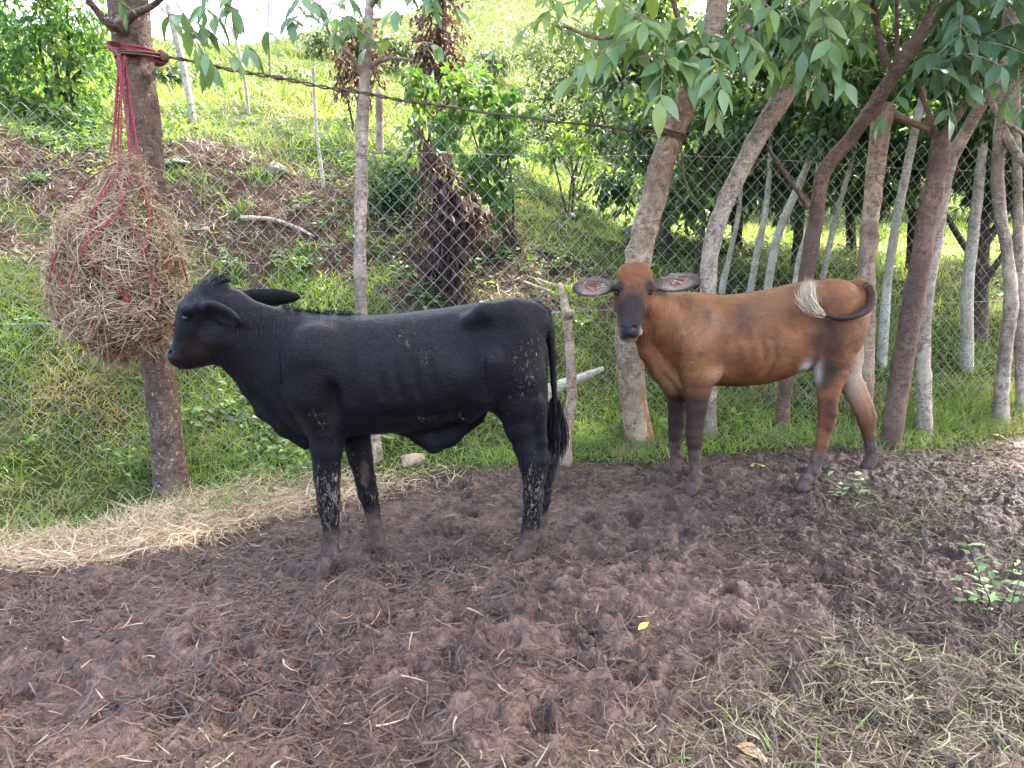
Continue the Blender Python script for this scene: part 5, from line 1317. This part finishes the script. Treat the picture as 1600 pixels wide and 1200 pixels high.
# ------------------------------------------------------------------ hay net on the left tree
HY = 4.52
m = NT('hay_core')
MAT_CORE = m.done(m.principled(m.ramp(m.noise(40, 5, .7, m.geo_pos()), [(0.35, (0.020, 0.012, 0.007)), (0.7, (0.075, 0.048, 0.025))]), 0.9, 0.1, m.bump(m.noise(70, 5, .7, m.geo_pos()), 1.0, .03)))
def rope_mat(name, a, b):
    m = NT(name)
    n = m.noise(1.0, 4, 0.6, m.mapping(m.geo_pos(), (150, 150, 90)))
    return m.done(m.principled(m.ramp(n, [(0.3, a), (0.7, b)]), 0.85, 0.15, m.bump(n, 0.8, 0.004)))
MAT_RED = rope_mat('red_cord', (0.09, 0.015, 0.02), (0.27, 0.055, 0.065))
MAT_ROPE = rope_mat('brown_rope', (0.04, 0.028, 0.02), (0.15, 0.105, 0.075))
prof = np.array([(238, 7, 200), (252, 20, 198), (272, 32, 195), (300, 48, 190), (340, 76, 182), (387, 98, 180), (433, 102, 186), (480, 98, 188), (515, 82, 190), (538, 58, 192), (552, 30, 190), (560, 8, 186)], float)
def bag(v, th, off=0.0):
    v = np.asarray(v, float); th = np.asarray(th, float)
    hw = np.interp(v, prof[:, 0], prof[:, 1]) * .94; cu = np.interp(v, prof[:, 0], prof[:, 2])
    c = np.stack([P(a, b, HY) for a, b in zip(cu.ravel(), v.ravel())]).reshape(*v.shape, 3)
    r = (hw * HY / FPX + off) * (1 + .11 * noise3(np.cos(th) * 2.2, np.sin(th) * 2.2, v * .035, 7) + .05 * noise3(np.cos(th) * 6, np.sin(th) * 6, v * .08, 8))
    return c + np.stack([np.cos(th) * r, np.sin(th) * r * .92, 0 * r], -1)
hay = thing('hay_bundle', 'round bundle of dry hay hanging inside the red net', 'hay', tuple(P(188, 556, HY)))
vv = np.linspace(242, 559, 46); tt = np.linspace(0, 2 * np.pi, 60, endpoint=False)
VV, TT = np.meshgrid(vv, tt, indexing='ij')
pv = bag(VV, TT, -.035).reshape(-1, 3)
i = np.arange(45)[:, None] * 60; j = np.arange(60)[None]; k = (j + 1) % 60
obj('core', mesh_np('hay_core', pv, [np.stack([i + j, i + 60 + j, i + 60 + k, i + k], -1).reshape(-1, 4)]), MAT_CORE, hay)
mb = MB()
n = 16000
v0 = R.uniform(246, 556, n); keep = R.random(n) < np.interp(v0, prof[:, 0], prof[:, 1]) / 95 + .1
v0 = v0[keep]; n = len(v0); th = R.uniform(0, 2 * np.pi, n)
p0 = bag(v0, th, R.normal(-.012, .014, n))
e = .02
tu = unit(bag(v0, th + e) - bag(v0, th - e)); tv = unit(bag(np.clip(v0 - 3, 241, 559), th) - bag(np.clip(v0 + 3, 241, 559), th))
nr = unit(np.cross(tu, tv)); out_ = p0 - np.stack([P(188, a, HY) for a in v0]); nr = nr * np.sign((nr * out_).sum(1))[:, None]
an = R.normal(0, .9, n)
d = unit(tu * np.cos(an)[:, None] * np.sign(R.normal(size=n))[:, None] + tv * np.sin(an)[:, None] + nr * R.normal(.08, .16, n)[:, None])
L = R.uniform(.05, .20, n)
bend = unit(rdir(n) - nr * .4) * (L * R.uniform(.1, .6, n))[:, None]
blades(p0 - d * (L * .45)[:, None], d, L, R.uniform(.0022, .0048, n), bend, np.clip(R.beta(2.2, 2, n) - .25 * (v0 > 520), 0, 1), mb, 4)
# loose wisps that stick out
n2 = 1000; id_ = R.integers(0, n, n2); L2 = R.uniform(.06, .15, n2)
d2 = unit(nr[id_] * .8 + rdir(n2) + [0, 0, -.2])
blades(p0[id_], d2, L2, np.full(n2, .0028), unit(rdir(n2) + [0, 0, -.8]) * (L2 * .6)[:, None], R.beta(3, 2, n2), mb, 4)
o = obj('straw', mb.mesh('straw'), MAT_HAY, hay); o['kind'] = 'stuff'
mb = MB()
n3 = 420; b3 = P(182, 548, HY) + R.normal(0, 1, (n3, 3)) * [.06, .06, .02]
blades(b3, unit(np.array([0, 0, -1.0]) + R.normal(0, .35, (n3, 3))), R.uniform(.05, .14, n3), np.full(n3, .004), R.normal(0, .03, (n3, 3)), R.beta(1.4, 5, n3), mb, 4)
o = obj('hanging_wisp', mb.mesh('hanging_wisp'), MAT_HAY, hay); o['kind'] = 'stuff'

net = thing('hay_net', 'red rope hay net tied round the left tree', 'hay net', tuple(P(190, 92, 4.70)))
def twisted(pts, rad, turns=60.0, strands_n=2, sides=6, step=.012):
    q, _ = resample(pts, np.full(len(pts), rad), step)
    tan, a, b = frames(q)
    s = np.arange(len(q)) * step
    out = MB()
    for k in range(strands_n):
        ph = s * turns + 2 * np.pi * k / strands_n
        c = q + (np.cos(ph)[:, None] * a + np.sin(ph)[:, None] * b) * rad * .5
        v, fs = tube(c, rad * .62, sides)
        out.add(v, fs)
    return out
apex = P(189, 90, 4.70)
NR = 8
rows_v = [268, 328, 392, 456, 515, 546]
nodes = {}
for r_, v_ in enumerate(rows_v):
    for a in range(NR):
        th_ = 2 * np.pi * (a + .5 * (r_ % 2)) / NR + .12 * R.normal()
        nodes[r_, a] = bag(np.array([v_ + R.normal(0, 9)]), np.array([th_]), .006 if r_ > 0 else -.0)[0]
def on_bag(p, q, k=6):
    """cord between two knots laid over the hay"""
    s = np.linspace(0, 1, k)[:, None]; pts = p + (q - p) * s
    c = np.stack([P(188, 400, HY)] * k); c[:, 2] = pts[:, 2]
    rr = np.linalg.norm((pts - c)[:, :2], axis=1); r0 = np.interp(s[:, 0], [0, 1], [rr[0], rr[-1]])
    f_ = 1 + (np.maximum(r0 / (rr + 1e-6), 1) - 1); f_[0] = f_[-1] = 1
    pts[:, :2] = c[:, :2] + (pts - c)[:, :2] * f_[:, None]
    return pts
for a in range(NR):
    top = apex + np.array([R.normal(0, .016), R.normal(0, .012), R.normal(0, .01)])
    mid = top + (nodes[0, a] - top) * .55 + R.normal(0, .012, 3)
    obj('cord', twisted([top, mid, nodes[0, a]], .0065, 170).mesh('cord'), MAT_RED, net)
for r_ in range(len(rows_v) - 1):
    for a in range(NR):
        nb = [a, (a - 1) % NR] if r_ % 2 == 0 else [a, (a + 1) % NR]
        for b in nb:
            obj('cord', twisted(on_bag(nodes[r_, a], nodes[r_ + 1, b]), .0062, 190, 2, 5, .02).mesh('cord'), MAT_RED, net)
for r_ in range(len(rows_v)):
    for a in range(NR):
        if nodes[r_, a][1] > HY + .1: continue
        obj('knot', mesh_np('knot', *ball(nodes[r_, a], (.011, .010, .014), 7)), MAT_RED, net)
# the wrap of cord round the trunk
tc = P(221, 85, 4.96)
mb = MB()
for k in range(5):
    ph = np.linspace(0, 2 * np.pi, 40)
    rr = W(29, 4.96) + .006 + .004 * R.random()
    pts = tc + np.stack([np.cos(ph) * rr, np.sin(ph) * rr, -.03 * np.cos(ph) + (k - 2) * .011 + .006 * np.sin(3 * ph + k)], 1)
    obj('wrap', mesh_np('wrap', *tube(pts, .0075, 7)), MAT_RED, net)
for k in range(3):
    a_ = tc + [-.10, -.12, .01 * k]; obj('wrap', twisted([a_ + [.02, .02, .02], a_ + [-.01, -.05, .01], apex + R.normal(0, .008, 3)], .0065, 180).mesh('wrap'), MAT_RED, net)
obj('knot', mesh_np('knot', *ball(tc + [.135, -.03, -.004], (.024, .026, .028), 9)), MAT_RED, net)

# ------------------------------------------------------------------ brown rope from tree to tree
rope = thing('rope', 'taut brown rope strung from the left tree to the leaning trunk', 'rope', tuple(P(255, 87, 4.90)))
ra, rb = P(256, 88, 4.88), P(1046, 209, 5.72)
s = np.linspace(0, 1, 24)[:, None]
pts = ra + (rb - ra) * s; pts[:, 2] -= 0.045 * np.sin(np.pi * s[:, 0]); pts[:, 2] += .004 * np.sin(s[:, 0] * 40)
q, _ = resample(pts, np.full(24, 1), .02)
tan, a, b = frames(q); ss = np.arange(len(q)) * .02
for k in range(2):
    ph = ss * 34 + np.pi * k
    c = q + (np.cos(ph)[:, None] * a + np.sin(ph)[:, None] * b) * (.0055 + .003 * np.sin(ss * 2.1))[:, None]
    obj('strand', mesh_np('rope_strand', *tube(c, .0062, 6)), MAT_ROPE, rope)
for cpt, rad_, n_, tl in ((P(1050, 212, 5.85), W(20.5, 5.85), 3, .28), (P(221, 88, 4.96), W(29, 4.96) + .016, 2, 0)):
    for k in range(n_):
        ph = np.linspace(0, 2 * np.pi, 36)
        p = cpt + np.stack([np.cos(ph) * (rad_ + .008), np.sin(ph) * (rad_ + .008), (k - 1) * .016 - tl * np.cos(ph) * .12 + .004 * np.sin(2 * ph + k)], 1)
        obj('loop', mesh_np('rope_loop', *tube(p, .0065, 6)), MAT_ROPE, rope)
obj('knot', mesh_np('rope_knot', *ball(P(1036, 208, 5.74), (.030, .022, .026), 9)), MAT_ROPE, rope)
obj('knot', mesh_np('rope_knot', *ball(P(258, 89, 4.87), (.026, .02, .028), 9)), MAT_ROPE, rope)
obj('knot', mesh_np('rope_knot', *ball(pts[5] * .5 + pts[4] * .5, (.022, .014, .016), 8)), MAT_ROPE, rope)
obj('tail_end', mesh_np('rope_tail', *tube(resample([P(1060, 214, 5.7), P(1066, 250, 5.72), P(1071, 285, 5.72), P(1085, 310, 5.7), P(1100, 325, 5.7)], [.006] * 5, .03)[0], .006, 6)), MAT_ROPE, rope)

# ------------------------------------------------------------------ stones, fallen branches
m = NT('stone')
co = m.geo_pos()
MAT_STONE = m.done(m.principled(m.ramp(m.noise(14, 6, .65, co), [(0.3, (0.10, 0.08, 0.065)), (0.7, (0.24, 0.21, 0.175))]), 0.85, 0.2, m.bump(m.noise(40, 6, .7, co), .8, .01)))
m = NT('dark_stone')
MAT_DSTONE = m.done(m.principled(m.ramp(m.noise(10, 6, .65, m.geo_pos()), [(0.3, (0.04, 0.038, 0.036)), (0.7, (0.12, 0.115, 0.105))]), 0.85, 0.2, m.bump(m.noise(30, 6, .7, m.geo_pos()), .8, .015)))
def stone(label, u, v, Y, rx, rz, mat, seed, flat=0.0):
    c = P(u, v, Y); g = ground_at(c); c[2] = g + W(rz, Y) * .55
    vs, fs = ball((0, 0, 0), (1, 1, 1), 14)
    d = 1 + .22 * noise3(vs[:, 0] * 1.6 + seed, vs[:, 1] * 1.6, vs[:, 2] * 1.6, seed) + .08 * noise3(vs[:, 0] * 5, vs[:, 1] * 5, vs[:, 2] * 5, seed + 1)
    d = np.minimum(d, 1.02 + .0 * d)
    vs = vs * d[:, None] * [W(rx, Y), W(rx, Y) * .8, W(rz, Y)] + c
    return tag(obj('stone', mesh_np('stone', vs, fs), mat), label, 'stone', 'stones on the slope')
stone('rounded pale boulder at the grass edge on the left bank', 430, 240, 8.6, 13, 12, MAT_STONE, 1)
stone('flat pale stone on the bare soil right of the left tree', 277, 254, 8.2, 18, 6, MAT_STONE, 2)
stone('small pale stone in the middle of the bare bank', 461, 287, 7.9, 6, 5, MAT_STONE, 3)
stone('small stone at the lower edge of the bare bank', 320, 348, 7.4, 8, 5, MAT_STONE, 4)
stone('dark mossy rock at the edge of the sunny meadow', 890, 352, 10.8, 12, 11, MAT_DSTONE, 5)
stone('large dark rock against the rope post', 990, 345, 10.4, 18, 20, MAT_DSTONE, 6)
def log(name, label, pts, bark, seed, cat='branch'):
    q = np.array([P(u, v, Y) for u, v, Y, r in pts]); rr = [W(r, Y) for u, v, Y, r in pts]
    for k in range(len(q)):
        q[k][2] = (max(q[k][2], ground_at(q[k]) + rr[k] * .4) if seed == 120 else ground_at(q[k]) + rr[k] * .6)
    return tag(obj(name, trunk_mesh(name, q, rr, seed, 12, .04, .12, None, 4), bark), label, cat, 'fallen branches')
log('fallen_branch', 'thick pale fallen branch behind the crooked stake', [(842, 625, 5.75, 11), (868, 606, 5.8, 9), (905, 592, 5.85, 7), (943, 577, 5.9, 5)], BARK_PALE, 120)
log('fallen_branch', 'thin dark branch lying across the bare bank', [(375, 315, 7.6, 3), (420, 327, 7.6, 3.5), (455, 336, 7.6, 3), (490, 350, 7.5, 2)], BARK_GREY, 121)
log('fallen_branch', 'pale dry stick in the litter left of the rope post', [(838, 400, 7.9, 2.5), (870, 418, 7.8, 3), (905, 428, 7.8, 2.5)], BARK_GREY, 122)
log('fallen_branch', 'second pale stick crossing below the first in the litter', [(820, 405, 7.7, 2), (850, 430, 7.6, 2.5), (888, 446, 7.5, 2)], BARK_GREY, 123)
log('fallen_branch', 'dark stick in the grass under the heifer\'s neck', [(1010, 612, 5.9, 3), (1045, 622, 5.9, 3), (1085, 632, 5.9, 2.5)], BARK_SHADE, 124)
log('fallen_branch', 'dark stick in the grass under the heifer\'s belly', [(1125, 648, 5.9, 3), (1165, 660, 5.9, 3), (1210, 668, 5.9, 2)], BARK_SHADE, 125)
log('fallen_branch', 'pale block of wood in the grass behind the calf\'s belly', [(628, 700, 5.25, 8), (645, 695, 5.27, 9), (662, 692, 5.3, 7)], BARK_TAN, 126)

# ------------------------------------------------------------------ fallen leaves, seedlings
MAT_YLEAF = leaf_mat('fallen_yellow', [(0.0, (0.36, 0.25, 0.05)), (1.0, (0.62, 0.52, 0.13))], 0.2, 0.5, .3, 1.0)
MAT_BLEAF = leaf_mat('fallen_tan', [(0.0, (0.22, 0.12, 0.06)), (1.0, (0.45, 0.28, 0.15))], 0.2, 0.55, .3, 1.0)
def ground_px(u, v):
    y = 4.0
    for _ in range(30):
        p = P(u, v, y); g = ground_at(p); y += (p[2] - g) / math.tan(math.atan((v - 600) / FPX) + PITCH) * .7
    return P(u, v, y)
def fallen(label, u, v, size, ang, mat, var, tilt=.12):
    p = ground_px(u, v); p[2] = ground_at(p) + .012
    o = bpy.data.objects.new('fallen_leaf', leaflet(var, mat, [.2, .6, .9][var % 3]))
    COL.objects.link(o)
    o.location = p; o.rotation_euler = (tilt * R.normal() + (.25), tilt * R.normal(), ang); o.scale = (size, size, size)
    return tag(o, label, 'leaf', 'fallen leaves on the mud')
fallen('bright yellow fallen leaf between the heifer\'s legs', 1172, 734, .12, .1, MAT_YLEAF, 3)
fallen('curled orange leaf on the mud right of the calf\'s hind hoof', 997, 992, .075, .8, MAT_YLEAF, 0)
fallen('half tan half yellow leaf at the bottom edge', 1150, 1165, .11, -.9, MAT_BLEAF, 1)
fallen('tiny orange leaf at the heifer\'s near hind hoof', 1262, 782, .05, .4, MAT_YLEAF, 0)
for i, (u, v, a, mt, lab) in enumerate([(1515, 672, .3, MAT_BLEAF, 'tan leaf at the top of the leaf scatter by the right tree'), (1530, 688, 2.0, MAT_YLEAF, 'yellowish leaf in the middle of the leaf scatter by the right tree'), (1548, 680, -.6, MAT_BLEAF, 'tan leaf right in the leaf scatter by the right tree'), (1545, 705, .9, MAT_BLEAF, 'brown leaf lowest in the leaf scatter by the right tree'), (1425, 707, .2, MAT_BLEAF, 'tan leaf on the mud beside the dark post'), (1500, 662, -.3, MAT_BLEAF, 'brown leaf in front of the knobbly trunk')]):
    fallen(lab, u, v, .13, a, mt, i % 6)
LEAF_SEED = leaf_mat('leaf_seedling', [(0.0, (0.07, 0.14, 0.045)), (1.0, (0.24, 0.33, 0.12))], .35, .45, .4)
def seedling(label, stems, seed, size):
    b = ground_px(*stems[0][0]); b[2] = ground_at(b)
    t = thing('seedling', label, 'plant', tuple(b), 'seedlings in the yard')
    rg = np.random.default_rng(seed)
    for base, tip in stems:
        p0 = ground_px(*base); p0[2] = ground_at(p0) - .01
        p1 = P(tip[0], tip[1], p0[1] + rg.normal(0, .03))
        pts = np.array([p0, (p0 + p1) / 2 + rg.normal(0, .015, 3), p1])
        q, r = resample(pts, [.003, .0025, .0015], .02)
        obj('stem', mesh_np('stem', *tube(q, r, 5)), BARK_SHADE, t)
        for k in range(3, len(q), 2):
            for sd in (-1, 1):
                ax = unit(np.array([sd * rg.uniform(.5, 1), rg.normal(0, .7), rg.uniform(0, .6)])); nz = unit(np.array([0, -.2, 1]) + rg.normal(0, .25, 3))
                y_ = unit(np.cross(nz, ax)); z_ = np.cross(ax, y_)
                o = bpy.data.objects.new('leaf', leaflet(int(rg.integers(6)), LEAF_SEED, [.1, .5, .95][rg.integers(3)])); COL.objects.link(o)
                o.parent = t; o.matrix_parent_inverse = Matrix.Translation(-Vector(t.location))
                sz = size * rg.uniform(.6, 1.2)
                o.matrix_basis = Matrix(((ax[0], y_[0], z_[0], q[k][0]), (ax[1], y_[1], z_[1], q[k][1]), (ax[2], y_[2], z_[2], q[k][2]), (0, 0, 0, 1))) @ Matrix.Diagonal((sz, sz, sz, 1))
seedling('pale green seedling in the mud near the right edge', [((1535, 950), (1512, 852)), ((1545, 955), (1550, 870)), ((1560, 950), (1590, 880)), ((1530, 955), (1495, 900)), ((1580, 960), (1600, 890)), ((1545, 960), (1530, 905))], 130, .055)
seedling('small green seedling in front of the heifer\'s hind hooves', [((1325, 775), (1290, 740)), ((1330, 775), (1335, 735)), ((1335, 778), (1350, 748)), ((1325, 780), (1300, 768))], 131, .06)
